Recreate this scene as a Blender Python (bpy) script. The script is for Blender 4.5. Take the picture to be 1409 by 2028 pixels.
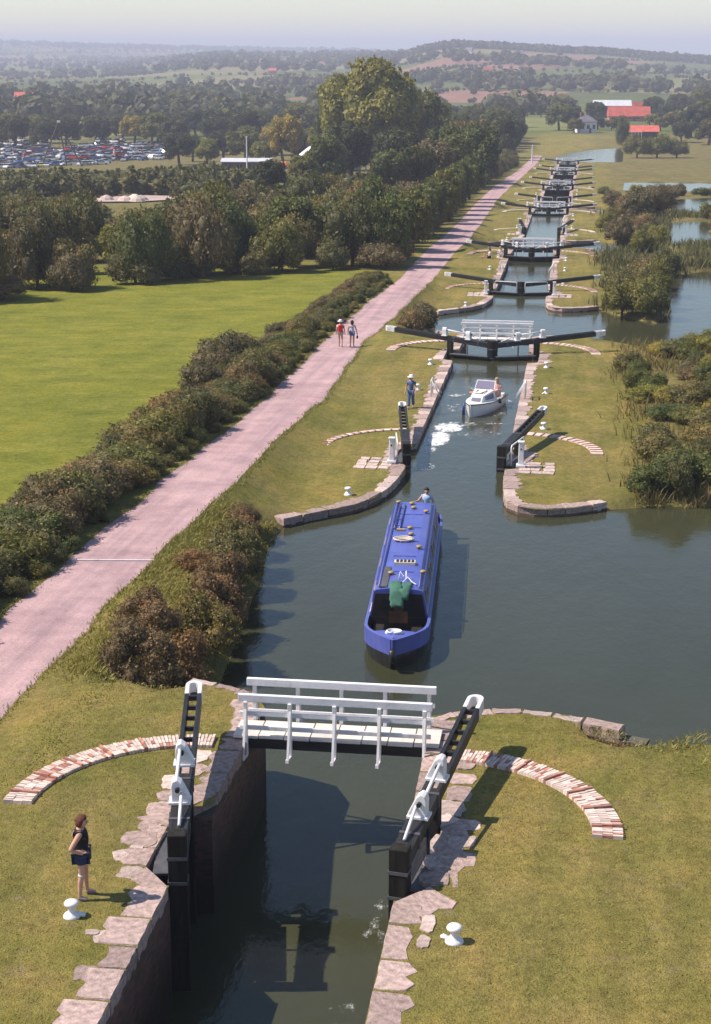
import bpy, math, random
import numpy as np
from mathutils import Vector, Matrix
from mathutils.geometry import delaunay_2d_cdt
for o in list(bpy.data.objects): bpy.data.objects.remove(o)
SC = bpy.context.scene
COL = SC.collection
rnd = random.Random(7)
R_ = math.radians

# ---------------------------------------------------------------- camera
# world axes: X across the canal (right), Y along the canal (away, downhill), Z up.
# origin: middle of the nearest footbridge, coping level of the nearest lock
F_PX, CX, CY, YH, XV = 3300.0, 704.5, 1014.0, 95.0, 1175.0
PITCH = math.atan((CY-YH)/F_PX)
YAW = math.atan(((XV-CX)/F_PX)/math.sqrt(1+((CY-YH)/F_PX)**2))
CAM = Vector((5.507, -36.987, 16.069))
fh = Vector((-math.sin(YAW), math.cos(YAW), 0)); RT = Vector((math.cos(YAW), math.sin(YAW), 0))
FW = fh*math.cos(PITCH)+Vector((0, 0, -math.sin(PITCH))); UP = fh*math.sin(PITCH)+Vector((0, 0, math.cos(PITCH)))
cam = bpy.data.cameras.new('camera'); co = bpy.data.objects.new('camera', cam); COL.objects.link(co)
m = Matrix((RT, UP, -FW)).transposed().to_4x4(); m.translation = CAM; co.matrix_world = m
cam.sensor_fit = 'VERTICAL'; cam.sensor_height = 24; cam.lens = 24*F_PX/2028
cam.clip_start = 0.5; cam.clip_end = 30000
SC.camera = co
def at(x, y, z):
    """photo pixel -> point on the level z"""
    d = FW+RT*((x-CX)/F_PX)+UP*((CY-y)/F_PX)
    return CAM+d*((z-CAM.z)/d.z)

# ---------------------------------------------------------------- light
SUN_EL = 51.0
sdir = Vector((RT.x*math.cos(R_(SUN_EL)), RT.y*math.cos(R_(SUN_EL)), -math.sin(R_(SUN_EL))))
W = bpy.data.worlds.new('World'); SC.world = W; W.use_nodes = True
nt = W.node_tree; bg = nt.nodes['Background']
sky = nt.nodes.new('ShaderNodeTexSky'); sky.sky_type = 'NISHITA'; sky.sun_disc = False
sky.sun_elevation = R_(SUN_EL); sky.sun_rotation = math.atan2(-RT.x, -RT.y)
sky.air_density = 1.0; sky.dust_density = 0.35; sky.ozone_density = 1.5; sky.altitude = 50
nt.links.new(sky.outputs[0], bg.inputs[0]); bg.inputs[1].default_value = 0.11
sl = bpy.data.lights.new('sun', 'SUN'); sl.energy = 5.0; sl.angle = R_(0.55); sl.color = (1.0, 0.89, 0.77)
so = bpy.data.objects.new('sun', sl); COL.objects.link(so)
so.rotation_euler = sdir.to_track_quat('-Z', 'Y').to_euler(); so.location = (-40, 0, 60)
SC.view_settings.view_transform = 'Standard'; SC.view_settings.look = 'None'
SC.view_settings.gamma = 1; SC.view_settings.use_curve_mapping = False
SC.view_settings.exposure = 0.48

# ---------------------------------------------------------------- helpers
def tag(o, label=None, cat=None, group=None, kind=None):
    if label: o['label'] = label
    if cat: o['category'] = cat
    if group: o['group'] = group
    if kind: o['kind'] = kind
    return o
def empty(name, loc=(0, 0, 0), rz=0, parent=None):
    o = bpy.data.objects.new(name, None); COL.objects.link(o); o.location = loc; o.rotation_euler = (0, 0, rz)
    o.empty_display_size = 0.2
    if parent: o.parent = parent
    return o
def copy_tree(o, parent=None):
    c = o.copy(); COL.objects.link(c); c.parent = parent
    for ch in o.children: copy_tree(ch, c)
    return c
def link(name, me, mat=None, parent=None):
    o = bpy.data.objects.new(name, me); COL.objects.link(o)
    if mat and not me.materials: me.materials.append(mat)
    if parent: o.parent = parent
    return o
class MB:
    """collects shapes into one mesh"""
    def __init__(s): s.v = []; s.f = []
    def add(s, vs, fs):
        n = len(s.v); s.v += [tuple(v) for v in vs]; s.f += [tuple(i+n for i in f) for f in fs]; return s
    def box(s, c, d, rz=0, taper=1.0, bev=0):
        x, y, z = d[0]/2, d[1]/2, d[2]/2; cs, sn = math.cos(rz), math.sin(rz); vs = []
        for k, (zz, t) in enumerate(((-z, 1), (z, taper))):
            for sx, sy in ((-1, -1), (1, -1), (1, 1), (-1, 1)):
                px, py = sx*x*t, sy*y*t
                vs.append((c[0]+px*cs-py*sn, c[1]+px*sn+py*cs, c[2]+zz))
        return s.add(vs, [(3, 2, 1, 0), (4, 5, 6, 7), (0, 1, 5, 4), (1, 2, 6, 5), (2, 3, 7, 6), (3, 0, 4, 7)])
    def bar(s, a, b, w, h, up=(0, 0, 1)):
        a = Vector(a); b = Vector(b); d = (b-a).normalized(); u = Vector(up)
        sd = d.cross(u)
        if sd.length < 1e-4: sd = d.cross(Vector((1, 0, 0)))
        sd.normalize(); u = sd.cross(d); vs = []
        for p in (a, b):
            for i, j in ((-1, -1), (1, -1), (1, 1), (-1, 1)): vs.append(p+sd*(i*w/2)+u*(j*h/2))
        return s.add(vs, [(3, 2, 1, 0), (4, 5, 6, 7), (0, 1, 5, 4), (1, 2, 6, 5), (2, 3, 7, 6), (3, 0, 4, 7)])
    def tube(s, pts, rad, n=8, cap=True):
        pts = [Vector(p) for p in pts]; N = len(pts)
        if not hasattr(rad, '__len__'): rad = [rad]*N
        vs = []; fs = []; ref = None
        for i, p in enumerate(pts):
            d = (pts[min(i+1, N-1)]-pts[max(i-1, 0)]).normalized()
            r = Vector((0, 0, 1)) if abs(d.z) < 0.9 else Vector((1, 0, 0))
            if ref is not None: r = ref
            x = (r-d*r.dot(d))
            if x.length < 1e-5: x = d.orthogonal()
            x.normalize(); ref = x; y = d.cross(x)
            for k in range(n):
                a = 2*math.pi*k/n; vs.append(p+(x*math.cos(a)+y*math.sin(a))*rad[i])
        for i in range(N-1):
            for k in range(n):
                a = i*n+k; b = i*n+(k+1) % n; fs.append((a, b, b+n, a+n))
        if cap: fs += [tuple(range(n-1, -1, -1)), tuple(range((N-1)*n, N*n))]
        return s.add(vs, fs)
    def lathe(s, prof, c=(0, 0, 0), n=14):
        vs = []; fs = []
        for r, z in prof:
            for k in range(n):
                a = 2*math.pi*k/n; vs.append((c[0]+r*math.cos(a), c[1]+r*math.sin(a), c[2]+z))
        for i in range(len(prof)-1):
            for k in range(n):
                a = i*n+k; b = i*n+(k+1) % n; fs.append((a, b, b+n, a+n))
        fs += [tuple(range(n-1, -1, -1)), tuple(range((len(prof)-1)*n, len(prof)*n))]
        return s.add(vs, fs)
    def prism(s, poly, z0, z1, top=None):
        n = len(poly); top = top or poly
        vs = [(x, y, z0) for x, y in poly]+[(x, y, z1) for x, y in top]
        fs = [tuple(range(n-1, -1, -1)), tuple(range(n, 2*n))]+[(i, (i+1) % n, n+(i+1) % n, n+i) for i in range(n)]
        return s.add(vs, fs)
    def loft(s, rings, closed=True, caps=True):
        n = len(rings[0]); vs = [v for r in rings for v in r]; fs = []
        for i in range(len(rings)-1):
            for k in range(n if closed else n-1):
                a = i*n+k; b = i*n+(k+1) % n; fs.append((a, b, b+n, a+n))
        if caps: fs += [tuple(range(n-1, -1, -1)), tuple(range((len(rings)-1)*n, len(rings)*n))]
        return s.add(vs, fs)
    def mesh(s, name, mat=None, smooth=False):
        me = bpy.data.meshes.new(name); me.from_pydata(s.v, [], s.f); me.validate(); me.update()
        if mat: me.materials.append(mat)
        if smooth: me.polygons.foreach_set('use_smooth', [True]*len(me.polygons))
        return me
    def build(s, name, mat, parent=None, smooth=False, bevel=0):
        o = link(name, s.mesh(name, mat, smooth), None, parent)
        if bevel:
            b = o.modifiers.new('bevel', 'BEVEL'); b.width = bevel; b.segments = 2; b.limit_method = 'ANGLE'
        return o
def npmesh(name, V, F4, mat, tint=None):
    """V (n,3), F4 (m,k) arrays -> mesh; tint: per-vertex value"""
    me = bpy.data.meshes.new(name); k = F4.shape[1]
    me.vertices.add(len(V)); me.vertices.foreach_set('co', V.astype(np.float32).ravel())
    me.loops.add(F4.size); me.loops.foreach_set('vertex_index', F4.astype(np.int32).ravel())
    me.polygons.add(len(F4)); me.polygons.foreach_set('loop_start', np.arange(0, F4.size, k, dtype=np.int32))
    me.update(calc_edges=True)
    if tint is not None:
        at_ = me.attributes.new('tint', 'FLOAT', 'POINT'); at_.data.foreach_set('value', tint.astype(np.float32))
    me.materials.append(mat); return me

# ---------------------------------------------------------------- materials
class NT:
    def __init__(s, name, rough=0.8, spec=0.3):
        s.m = bpy.data.materials.new(name); s.m.use_nodes = True; s.t = s.m.node_tree
        s.b = s.t.nodes['Principled BSDF']; s.b.inputs['Roughness'].default_value = rough
        s.b.inputs['Specular IOR Level'].default_value = spec
    def n(s, typ, **k):
        nd = s.t.nodes.new(typ)
        for a, v in k.items():
            if a.startswith('i_'):
                key = a[2:].replace('_', ' '); nd.inputs[int(key) if key.isdigit() else key].default_value = v
            else: setattr(nd, a, v)
        return nd
    def l(s, a, b): s.t.links.new(a, b)
    def pos(s, mode='world', sc=(1, 1, 1)):
        if mode == 'world': o = s.n('ShaderNodeNewGeometry').outputs['Position']
        else: o = s.n('ShaderNodeTexCoord').outputs['Object']
        mp = s.n('ShaderNodeMapping'); mp.inputs['Scale'].default_value = sc; s.l(o, mp.inputs[0]); return mp.outputs[0]
    def noise(s, vec, scale, det=4, rough=.55):
        nd = s.n('ShaderNodeTexNoise'); nd.inputs['Scale'].default_value = scale; nd.inputs['Detail'].default_value = det
        nd.inputs['Roughness'].default_value = rough; s.l(vec, nd.inputs['Vector']); return nd.outputs[0]
    def ramp(s, fac, stops):
        r = s.n('ShaderNodeValToRGB'); e = r.color_ramp.elements
        while len(e) < len(stops): e.new(0.5)
        for i, (p, c) in enumerate(stops):
            e[i].position = p; e[i].color = tuple(c)+(1,) if hasattr(c, '__len__') else (c, c, c, 1)
        s.l(fac, r.inputs[0]); return r.outputs[0]
    def mix(s, fac, a, b, mode='MIX'):
        x = s.n('ShaderNodeMix', data_type='RGBA', blend_type=mode)
        for sock, v in ((x.inputs[0], fac), (x.inputs[6], a), (x.inputs[7], b)):
            if hasattr(v, 'is_output'): s.l(v, sock)
            else: sock.default_value = (tuple(v)+(1,)) if hasattr(v, '__len__') else v
        return x.outputs[2]
    def math(s, op, a, b=0.0):
        x = s.n('ShaderNodeMath', operation=op)
        for sock, v in ((x.inputs[0], a), (x.inputs[1], b)):
            if hasattr(v, 'is_output'): s.l(v, sock)
            else: sock.default_value = v
        return x.outputs[0]
    def bump(s, h, strength=.4, dist=.05):
        b = s.n('ShaderNodeBump'); b.inputs['Strength'].default_value = strength; b.inputs['Distance'].default_value = dist
        s.l(h, b.inputs['Height']); s.l(b.outputs[0], s.b.inputs['Normal']); return b
    def col(s, c): s.l(c, s.b.inputs['Base Color'])
M = {}
def simple(name, c, rough=.6, var=.25, scale=6, bump=.15, rnd_obj=.0, spec=.3, dirt=None, grain=(1, 1, 1)):
    t = NT(name, rough, spec); p = t.pos('obj', grain); n = t.noise(p, scale, 5)
    a = tuple(x*(1-var) for x in c); b = tuple(min(1, x*(1+var)) for x in c)
    cc = t.ramp(n, [(.3, a), (.7, b)])
    if dirt:
        n2 = t.noise(p, scale*.45, 6, .7); cc = t.mix(t.ramp(n2, [(.52, 0), (.72, .75)]), cc, dirt)
    if rnd_obj:
        oi = t.n('ShaderNodeObjectInfo').outputs['Random']
        cc = t.mix(1.0, cc, t.ramp(oi, [(0, 1-rnd_obj), (1, 1+rnd_obj)]), 'MULTIPLY')
    t.col(cc)
    if bump: t.bump(t.noise(p, scale*4, 4), bump, .02)
    M[name] = t.m; return t.m
simple('white_paint', (.72, .71, .72), .5, .08, 3, .2, dirt=(.42, .39, .35))
simple('black_paint', (.017, .017, .019), .5, .4, 1.6, .35, spec=.35, dirt=(.055, .05, .046), grain=(.6, 5, 5))
simple('grey_paint', (.085, .083, .09), .5, .25, 5, .15, dirt=(.05, .05, .05))
simple('wet_timber', (.016, .014, .011), .75, .5, 1.5, .5, spec=.2, dirt=(.035, .035, .022), grain=(5, 5, .6))
simple('deck_plank', (.66, .60, .55), .8, .12, 4, .3, .12, dirt=(.42, .36, .31))
simple('stone_coping', (.36, .265, .24), .9, .42, 7, .8, .25, dirt=(.17, .15, .10))
simple('stone_pale', (.5, .39, .35), .9, .35, 7, .8, .25, dirt=(.24, .19, .14))
simple('brick_red', (.42, .20, .15), .9, .3, 9, .4, .35, dirt=(.55, .45, .4))
simple('brick_pale', (.62, .50, .44), .9, .2, 9, .4, .22, dirt=(.45, .29, .24))
simple('boat_blue', (.082, .105, .38), .4, .16, 1.2, .05, spec=.45, dirt=(.12, .13, .33))
simple('boat_blue_dark', (.03, .04, .2), .35, .1, 2, .03, spec=.5)
simple('hull_black', (.02, .02, .022), .4, .3, 3, .08, spec=.5, dirt=(.06, .05, .045))
simple('dark_interior', (.018, .014, .012), .8, .4, 5, .1)
simple('wood_brown', (.14, .06, .03), .5, .3, 5, .1)
simple('green_cloth', (.05, .14, .10), .8, .25, 8, .3)
simple('brass', (.35, .24, .1), .35, .2, 8, .05)
simple('gelcoat', (.80, .79, .78), .25, .03, 2, .02, spec=.5)
simple('skin', (.52, .29, .21), .6, .08, 8, .03)
simple('hair_red', (.11, .035, .02), .7, .35, 20, .5)
simple('hair_dark', (.025, .018, .014), .7, .3, 20, .5)
simple('hair_fair', (.45, .26, .15), .7, .2, 20, .5)
simple('cloth_black', (.012, .013, .018), .85, .3, 12, .3)
simple('cloth_navy', (.02, .03, .085), .85, .3, 12, .3)
simple('denim', (.07, .12, .26), .85, .25, 12, .3)
simple('cloth_white', (.72, .72, .74), .85, .08, 12, .2)
simple('cloth_pale_blue', (.38, .52, .72), .85, .12, 12, .2)
simple('cloth_red', (.55, .02, .03), .8, .2, 12, .2)
simple('cloth_pink', (.68, .42, .38), .85, .1, 12, .2)
simple('cloth_tan', (.42, .36, .28), .85, .1, 12, .2)
simple('shoe_grey', (.16, .15, .2), .8, .2, 12, .2)
simple('orange_plastic', (.75, .2, .05), .5, .1, 5, .05)
simple('roof_red', (.46, .10, .075), .85, .25, .6, .3, .2)
simple('roof_slate', (.16, .14, .17), .8, .2, .6, .3)
simple('wall_white', (.70, .69, .70), .85, .06, .8, .1)
simple('wall_brick', (.36, .17, .12), .9, .2, .8, .2)
simple('shed_dark', (.03, .03, .04), .8, .3, .6, .2)
simple('sheet_metal', (.55, .55, .58), .45, .12, .5, .1)
simple('glass_dark', (.02, .022, .028), .08, .2, 1, 0, spec=.6)
simple('cow_hide', (.02, .016, .014), .8, .4, 1, .1)
simple('bark', (.09, .065, .045), .95, .35, 3, .6)
simple('pole_wood', (.12, .10, .08), .9, .25, 2, .3)
simple('rope', (.6, .52, .42), .9, .15, 20, .3)
t = NT('car_paint', .3, .5)
oi = t.n('ShaderNodeObjectInfo').outputs['Random']
t.col(t.ramp(oi, [(0, (.7, .7, .72)), (.3, (.45, .46, .5)), (.45, (.05, .07, .2)), (.6, (.75, .74, .73)), (.72, (.5, .03, .03)), (.82, (.02, .02, .025)), (.9, (.1, .2, .4)), (.97, (.6, .5, .1))]))
for nd in t.t.nodes:
    if nd.type == 'VALTORGB': nd.color_ramp.interpolation = 'CONSTANT'
M['car_paint'] = t.m
# wall brickwork, wet and dark, greener towards the water line
t = NT('lock_brick', .8, .25); p = t.pos('obj')
sx = t.n('ShaderNodeSeparateXYZ'); t.l(p, sx.inputs[0])
cb = t.n('ShaderNodeCombineXYZ'); t.l(t.math('ADD', sx.outputs[0], sx.outputs[1]), cb.inputs[0]); t.l(sx.outputs[2], cb.inputs[1])
br = t.n('ShaderNodeTexBrick'); t.l(cb.outputs[0], br.inputs[0]); br.inputs['Scale'].default_value = 1
br.inputs['Brick Width'].default_value = .24; br.inputs['Row Height'].default_value = .085; br.inputs['Mortar Size'].default_value = .008
br.inputs['Color1'].default_value = (.2, .085, .062, 1); br.inputs['Color2'].default_value = (.09, .05, .04, 1); br.inputs['Mortar'].default_value = (.11, .10, .085, 1)
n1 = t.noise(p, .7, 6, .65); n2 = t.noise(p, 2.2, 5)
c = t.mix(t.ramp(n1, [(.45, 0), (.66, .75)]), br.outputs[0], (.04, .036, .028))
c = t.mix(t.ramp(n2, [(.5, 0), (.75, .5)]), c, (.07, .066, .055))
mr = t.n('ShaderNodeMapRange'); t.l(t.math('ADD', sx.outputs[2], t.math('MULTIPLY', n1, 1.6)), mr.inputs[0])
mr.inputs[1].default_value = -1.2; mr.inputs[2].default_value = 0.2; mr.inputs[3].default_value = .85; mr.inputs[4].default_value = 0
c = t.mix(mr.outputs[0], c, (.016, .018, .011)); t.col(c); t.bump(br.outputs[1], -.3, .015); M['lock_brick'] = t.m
# foliage
def leaf_mat(name, dark, light, dry, rough=.6):
    t = NT(name, rough, .25)
    a = t.n('ShaderNodeAttribute', attribute_name='tint').outputs['Fac']; oi = t.n('ShaderNodeObjectInfo').outputs['Random']
    c = t.ramp(a, [(0, dark), (.6, light), (1, dry)])
    c = t.mix(1.0, c, t.ramp(oi, [(0, (.72, .8, .8)), (.5, (1.0, 1.0, 1.0)), (1, (1.35, 1.12, .95))]), 'MULTIPLY')
    t.col(c); tr = t.n('ShaderNodeBsdfTranslucent'); t.l(t.mix(1.0, c, (1.1, 1.2, .7), 'MULTIPLY'), tr.inputs[0])
    mx = t.n('ShaderNodeMixShader'); mx.inputs[0].default_value = .28
    t.l(t.b.outputs[0], mx.inputs[1]); t.l(tr.outputs[0], mx.inputs[2]); t.l(mx.outputs[0], t.t.nodes['Material Output'].inputs[0])
    M[name] = t.m
leaf_mat('leaf_green', (.065, .075, .022), (.145, .16, .042), (.24, .215, .068))
leaf_mat('leaf_brown', (.095, .075, .036), (.19, .15, .068), (.32, .205, .11))
leaf_mat('leaf_rust', (.10, .07, .034), (.215, .145, .068), (.37, .21, .12))
leaf_mat('leaf_hedge', (.078, .078, .028), (.165, .15, .05), (.28, .21, .09))
leaf_mat('leaf_yellow', (.16, .145, .028), (.3, .265, .055), (.42, .35, .08))
leaf_mat('leaf_far', (.04, .048, .022), (.085, .095, .035), (.14, .13, .05))
leaf_mat('grass_blade', (.14, .15, .032), (.24, .23, .055), (.37, .3, .13))
leaf_mat('reed_blade', (.07, .075, .028), (.15, .14, .055), (.3, .22, .12))
# ground
t = NT('ground_grass', .95, .1); p = t.pos('world')
big = t.noise(p, .07, 4); mid = t.noise(p, .55, 5, .6); fine = t.noise(p, 5.5, 5, .7); vf = t.noise(p, 22, 4, .7)
lawn = t.ramp(mid, [(.28, (.13, .138, .026)), (.5, (.195, .18, .043)), (.75, (.28, .21, .078))])
lawn = t.mix(t.ramp(big, [(.35, 0), (.65, .6)]), lawn, (.26, .205, .075))
mow = t.noise(t.pos('world', (1.6, .13, 1)), .9, 3); lawn = t.mix(1.0, lawn, t.ramp(mow, [(.3, (.84, .86, .84)), (.7, (1.14, 1.1, 1.08))]), 'MULTIPLY')
fm = t.noise(t.pos('world', (.5, 1.2, 1)), .5, 5, .65)
past = t.ramp(fm, [(.3, (.15, .165, .02)), (.55, (.205, .21, .032)), (.8, (.28, .25, .06))])
rough = t.ramp(mid, [(.3, (.11, .10, .035)), (.55, (.18, .155, .055)), (.8, (.27, .19, .1))])
# far field parcels, a grid of fields turned 18 degrees
mp = t.n('ShaderNodeMapping'); mp.inputs['Rotation'].default_value = (0, 0, R_(18)); mp.inputs['Scale'].default_value = (1/170, 1/210, 0)
t.l(t.pos('world'), mp.inputs[0])
fl = t.n('ShaderNodeVectorMath', operation='FLOOR'); t.l(mp.outputs[0], fl.inputs[0])
wn = t.n('ShaderNodeTexWhiteNoise'); t.l(fl.outputs[0], wn.inputs[0])
farc = t.ramp(wn.outputs[0], [(0, (.11, .13, .035)), (.25, (.17, .18, .06)), (.45, (.09, .11, .03)), (.6, (.21, .19, .085)), (.75, (.13, .15, .045)), (.88, (.27, .15, .11)), (.95, (.10, .12, .03))])
for nd in t.t.nodes:
    if nd.type == 'VALTORGB' and len(nd.color_ramp.elements) == 7: nd.color_ramp.interpolation = 'CONSTANT'
farc = t.mix(1.0, farc, t.ramp(big, [(.3, .8), (.7, 1.2)]), 'MULTIPLY')
at_ = t.n('ShaderNodeAttribute', attribute_name='reg'); sep = t.n('ShaderNodeSeparateColor'); t.l(at_.outputs['Color'], sep.inputs[0])
c = t.mix(sep.outputs[0], lawn, past); c = t.mix(sep.outputs[1], c, rough); c = t.mix(sep.outputs[2], c, farc)
c = t.mix(1.0, c, t.ramp(fine, [(.25, .62), (.5, 1.0), (.75, 1.28)]), 'MULTIPLY')
c = t.mix(1.0, c, t.ramp(vf, [(.25, .7), (.55, 1.0), (.8, 1.25)]), 'MULTIPLY')
c = t.mix(1.0, c, t.ramp(t.noise(t.pos('world', (1, .7, 1)), .3, 6, .68), [(.32, (.74, .8, .78)), (.5, (1.0, 1.0, 1.0)), (.68, (1.22, 1.1, 1.05))]), 'MULTIPLY')
c = t.mix(1.0, c, t.ramp(t.noise(p, 2.3, 5, .7), [(.3, .78), (.5, 1.0), (.7, 1.14)]), 'MULTIPLY')
bare = t.ramp(t.noise(p, 1.3, 5, .7), [(.6, 0), (.72, .75)])
c = t.mix(t.math('MULTIPLY', bare, t.ramp(t.math('ADD', sep.outputs[0], sep.outputs[2]), [(0, .8), (.4, 0)])), c, (.25, .19, .13)); t.col(c)
t.bump(t.math('ADD', t.math('MULTIPLY', fine, .7), t.math('MULTIPLY', vf, .5)), .9, .09); M['ground_grass'] = t.m
t = NT('towpath_gravel', .95, .15); p = t.pos('world')
c = t.ramp(t.noise(p, .6, 5, .65), [(.3, (.30, .205, .215)), (.52, (.41, .28, .29)), (.75, (.51, .355, .35))])
c = t.mix(1.0, c, t.ramp(t.noise(p, 14, 4, .75), [(.25, .7), (.5, 1.0), (.75, 1.22)]), 'MULTIPLY')
c = t.mix(t.ramp(t.noise(p, 2.4, 6, .75), [(.58, 0), (.76, .6)]), c, (.24, .18, .16))
c = t.mix(1.0, c, t.ramp(t.noise(t.pos('world', (2.2, .05, 1)), 1.0, 4, .6), [(.3, (.8, .8, .82)), (.5, (1.0, 1.0, 1.0)), (.7, (1.14, 1.1, 1.08))]), 'MULTIPLY'); t.col(c)
t.bump(t.noise(p, 18, 5, .7), .6, .03); M['towpath_gravel'] = t.m
t = NT('yard_dirt', .95, .1); p = t.pos('world')
t.col(t.ramp(t.noise(p, .3, 5), [(.3, (.3, .22, .2)), (.7, (.5, .4, .36))])); M['yard_dirt'] = t.m
# water
t = NT('canal_water', .1, .5); t.b.inputs['IOR'].default_value = 1.333
p = t.pos('world', (1, .55, 1))
t.col(t.ramp(t.noise(p, .12, 3), [(.3, (.034, .037, .018)), (.7, (.048, .050, .027))]))
hgt = t.math('ADD', t.math('MULTIPLY', t.noise(p, 1.5, 3, .5), .7), t.math('MULTIPLY', t.noise(p, 5.5, 3, .6), .35))
t.bump(hgt, .34, .07); M['canal_water'] = t.m
t = NT('foam', .7, .3); p = t.pos('world', (1.0, .55, 1)); t.b.inputs['Base Color'].default_value = (.85, .86, .88, 1)
a = t.n('ShaderNodeAttribute', attribute_name='tint').outputs['Fac']
f = t.math('ADD', t.math('MULTIPLY', t.noise(p, 2.6, 7, .8), 1.9), t.math('MULTIPLY', a, .55))
t.l(t.ramp(t.math('SUBTRACT', f, .75), [(.45, 0), (.85, 1)]), t.b.inputs['Alpha']); t.bump(t.noise(p, 9, 4), .5, .04); M['foam'] = t.m
# ---------------------------------------------------------------- levels and outlines
S, H, NL = 71.0, 2.3, 7
ORD = ['nearest', 'second', 'third', 'fourth', 'fifth', 'sixth', 'seventh']
def Z(n): return -H*n
def Y0(n): return S*n
UH, LH, HX = -31.0, -4.5, 2.7           # upper / lower hinge lines relative to the footbridge, hinge X
HEAD_L = [(-6.2, -44.2), (-5.2, -43.0), (-4.4, -42.3), (-3.7, -41.6), (-3.0, -40.3), (-2.55, -38.6), (-2.25, -36.0), (-2.25, -34.5), (-2.9, -34.4), (-2.9, -31.0)]
CHAM_L = [(-2.9, -31.0), (-2.9, -30.75), (-2.25, -30.65), (-2.25, -7.8), (-2.9, -7.7), (-2.9, -4.5)]
TAIL_L = [(-2.9, -4.5), (-2.9, -4.25), (-2.2, -4.15), (-2.1, 1.6), (-2.6, 2.6), (-3.5, 3.0), (-4.6, 3.4)]
HEAD_R = [(6.8, -39.7), (6.1, -40.3), (5.3, -40.8), (4.5, -41.15), (3.8, -41.2), (3.1, -40.9), (2.65, -40.3), (2.4, -39.2), (2.25, -36.0), (2.25, -34.5), (2.9, -34.4), (2.9, -31.0)]
CHAM_R = [(-x, y) for x, y in CHAM_L]
TAIL_R = [(2.9, -4.5), (2.9, -4.25), (2.2, -4.15), (2.1, 1.6), (2.9, 2.1), (4.0, 2.35), (5.5, 2.15), (7.5, 1.5)]
def sh(poly, dy): return [(x, y+dy) for x, y in poly]
pounds = []     # (outline, water level, natural flags per edge)
def pound(n):
    """water between lock n-1 and lock n"""
    a = Y0(n-1); b = Y0(n)
    nat_l = [(-5.0, a+5.5), (-4.9, a+9), (-5.3, a+14), (-5.7, a+20), (-6.3, a+25)]
    if n == 1: nat_r = [(8.6, 31.9), (12, 32.3), (20, 33), (48, 34), (48, 6), (20, 5), (12, 4), (9.6, 3.0)]
    elif n == 2: nat_r = [(9, 98.2), (11.4, 95.5), (12.6, 102), (13, 123), (17, 128.5), (48, 131), (48, 76), (20, 75.5), (13, 74.6), (9.6, 73.6)]
    else: nat_r = [(8.4, b-40.2), (12.5, b-42.5), (14, b-50), (12, b-61), (9.6, b-67.4)]
    mas_l = sh(TAIL_L, a); seq = [(p, 0) for p in mas_l]
    seq += [(p, 1) for p in nat_l] + [(p, 0) for p in sh(HEAD_L, b)+[(0, b-31.9)]]
    seq += [(p, 0) for p in reversed(sh(HEAD_R, b))] + [(p, 1) for p in nat_r] + [(p, 0) for p in reversed(sh(TAIL_R, a))]+[((0, a-5.4), 0)]
    return [p for p, _ in seq], [k for _, k in seq], Z(n)-.35
holes = []      # (poly, natural flags, level)
chambers = []
for n in range(NL):
    lo = CHAM_L if n else [(-2.25, -26.0)]+CHAM_L[3:]
    hi = CHAM_R if n else [(2.25, -26.0)]+CHAM_R[3:]
    poly = sh(lo, Y0(n))+[(0, Y0(n)-5.4)]+list(reversed(sh(hi, Y0(n))))+([(0, Y0(n)-31.9)] if n else [])
    lev = {0: -2.65, 1: -.35, 2: -.62, 3: -.35, 4: -2.45, 5: -2.5, 6: -2.5}[n]+Z(n)
    chambers.append((poly, [0]*len(poly), lev)); 
for n in range(1, NL): holes.append(pound(n))
fp = [(-2.9, -4.5), (-2.2, -4.15), (-2.1, 1.6), (-4, 6), (-4.4, 30), (-4.6, 62), (0, 85), (6, 104), (15.5, 118), (16, 95), (15, 50), (13, 30), (9, 12), (2.1, 1.6), (2.2, -4.15), (2.9, -4.5), (0, -5.4)]
holes.append((sh(fp, Y0(6)), [0]*3+[1]*10+[0]*4, Z(6)-2.65))
for pts, lev in (([(15.5, 164), (21, 163), (21.5, 180), (22.5, 195), (17.0, 193), (16, 180)], -6.6),
                 ([(19, 226), (24, 224), (46, 225), (46, 248), (28, 249), (21, 246), (18.5, 236)], -7.9),
                 ([(11.4, 236), (13.6, 236), (13.8, 248), (11.8, 248)], -7.9),
                 ([(12.4, 287), (30, 288), (62, 290), (62, 310), (30, 309), (13, 307)], -10.0)):
    holes.append((pts, [1]*len(pts), lev))

PR = [(-14, -8.8), (1, -8.8), (13, -8.86), (25, -8.7), (37, -8.5), (50, -8.2), (60, -8.5), (71, -8.8), (80, -8.45), (92, -8.4), (113, -8.1), (143, -8.35), (160, -8.2), (200, -8.5), (248, -9.6), (317, -9.1), (432, -8.6), (500, -9.2)]
PL = [(-14, -11.7), (9, -11.6), (27, -11.6), (35, -11.5), (51, -11.1), (70, -11.5), (97, -11.5), (112, -11.0), (148, -11.6), (180, -11.4), (224, -12.2), (289, -12.6), (372, -11.6), (435, -11.5), (500, -12)]
rp = np.random.RandomState(3)
def edge(tab, sg):
    ys = np.array([p[0] for p in tab], float); xs = np.array([p[1] for p in tab], float)
    yy = np.concatenate([np.arange(-14, 130, .8), np.arange(130, 500, 3.0)])
    xx = np.interp(yy, ys, xs); nz = np.convolve(rp.randn(len(yy)+8), np.ones(5)/5, 'same')[4:-4]
    return [(float(x+.16*k), float(y)) for x, y, k in zip(xx, yy, nz)]
EL, ER = edge(PL, -1), edge(PR, 1)
PATH = EL+list(reversed(ER))

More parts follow.
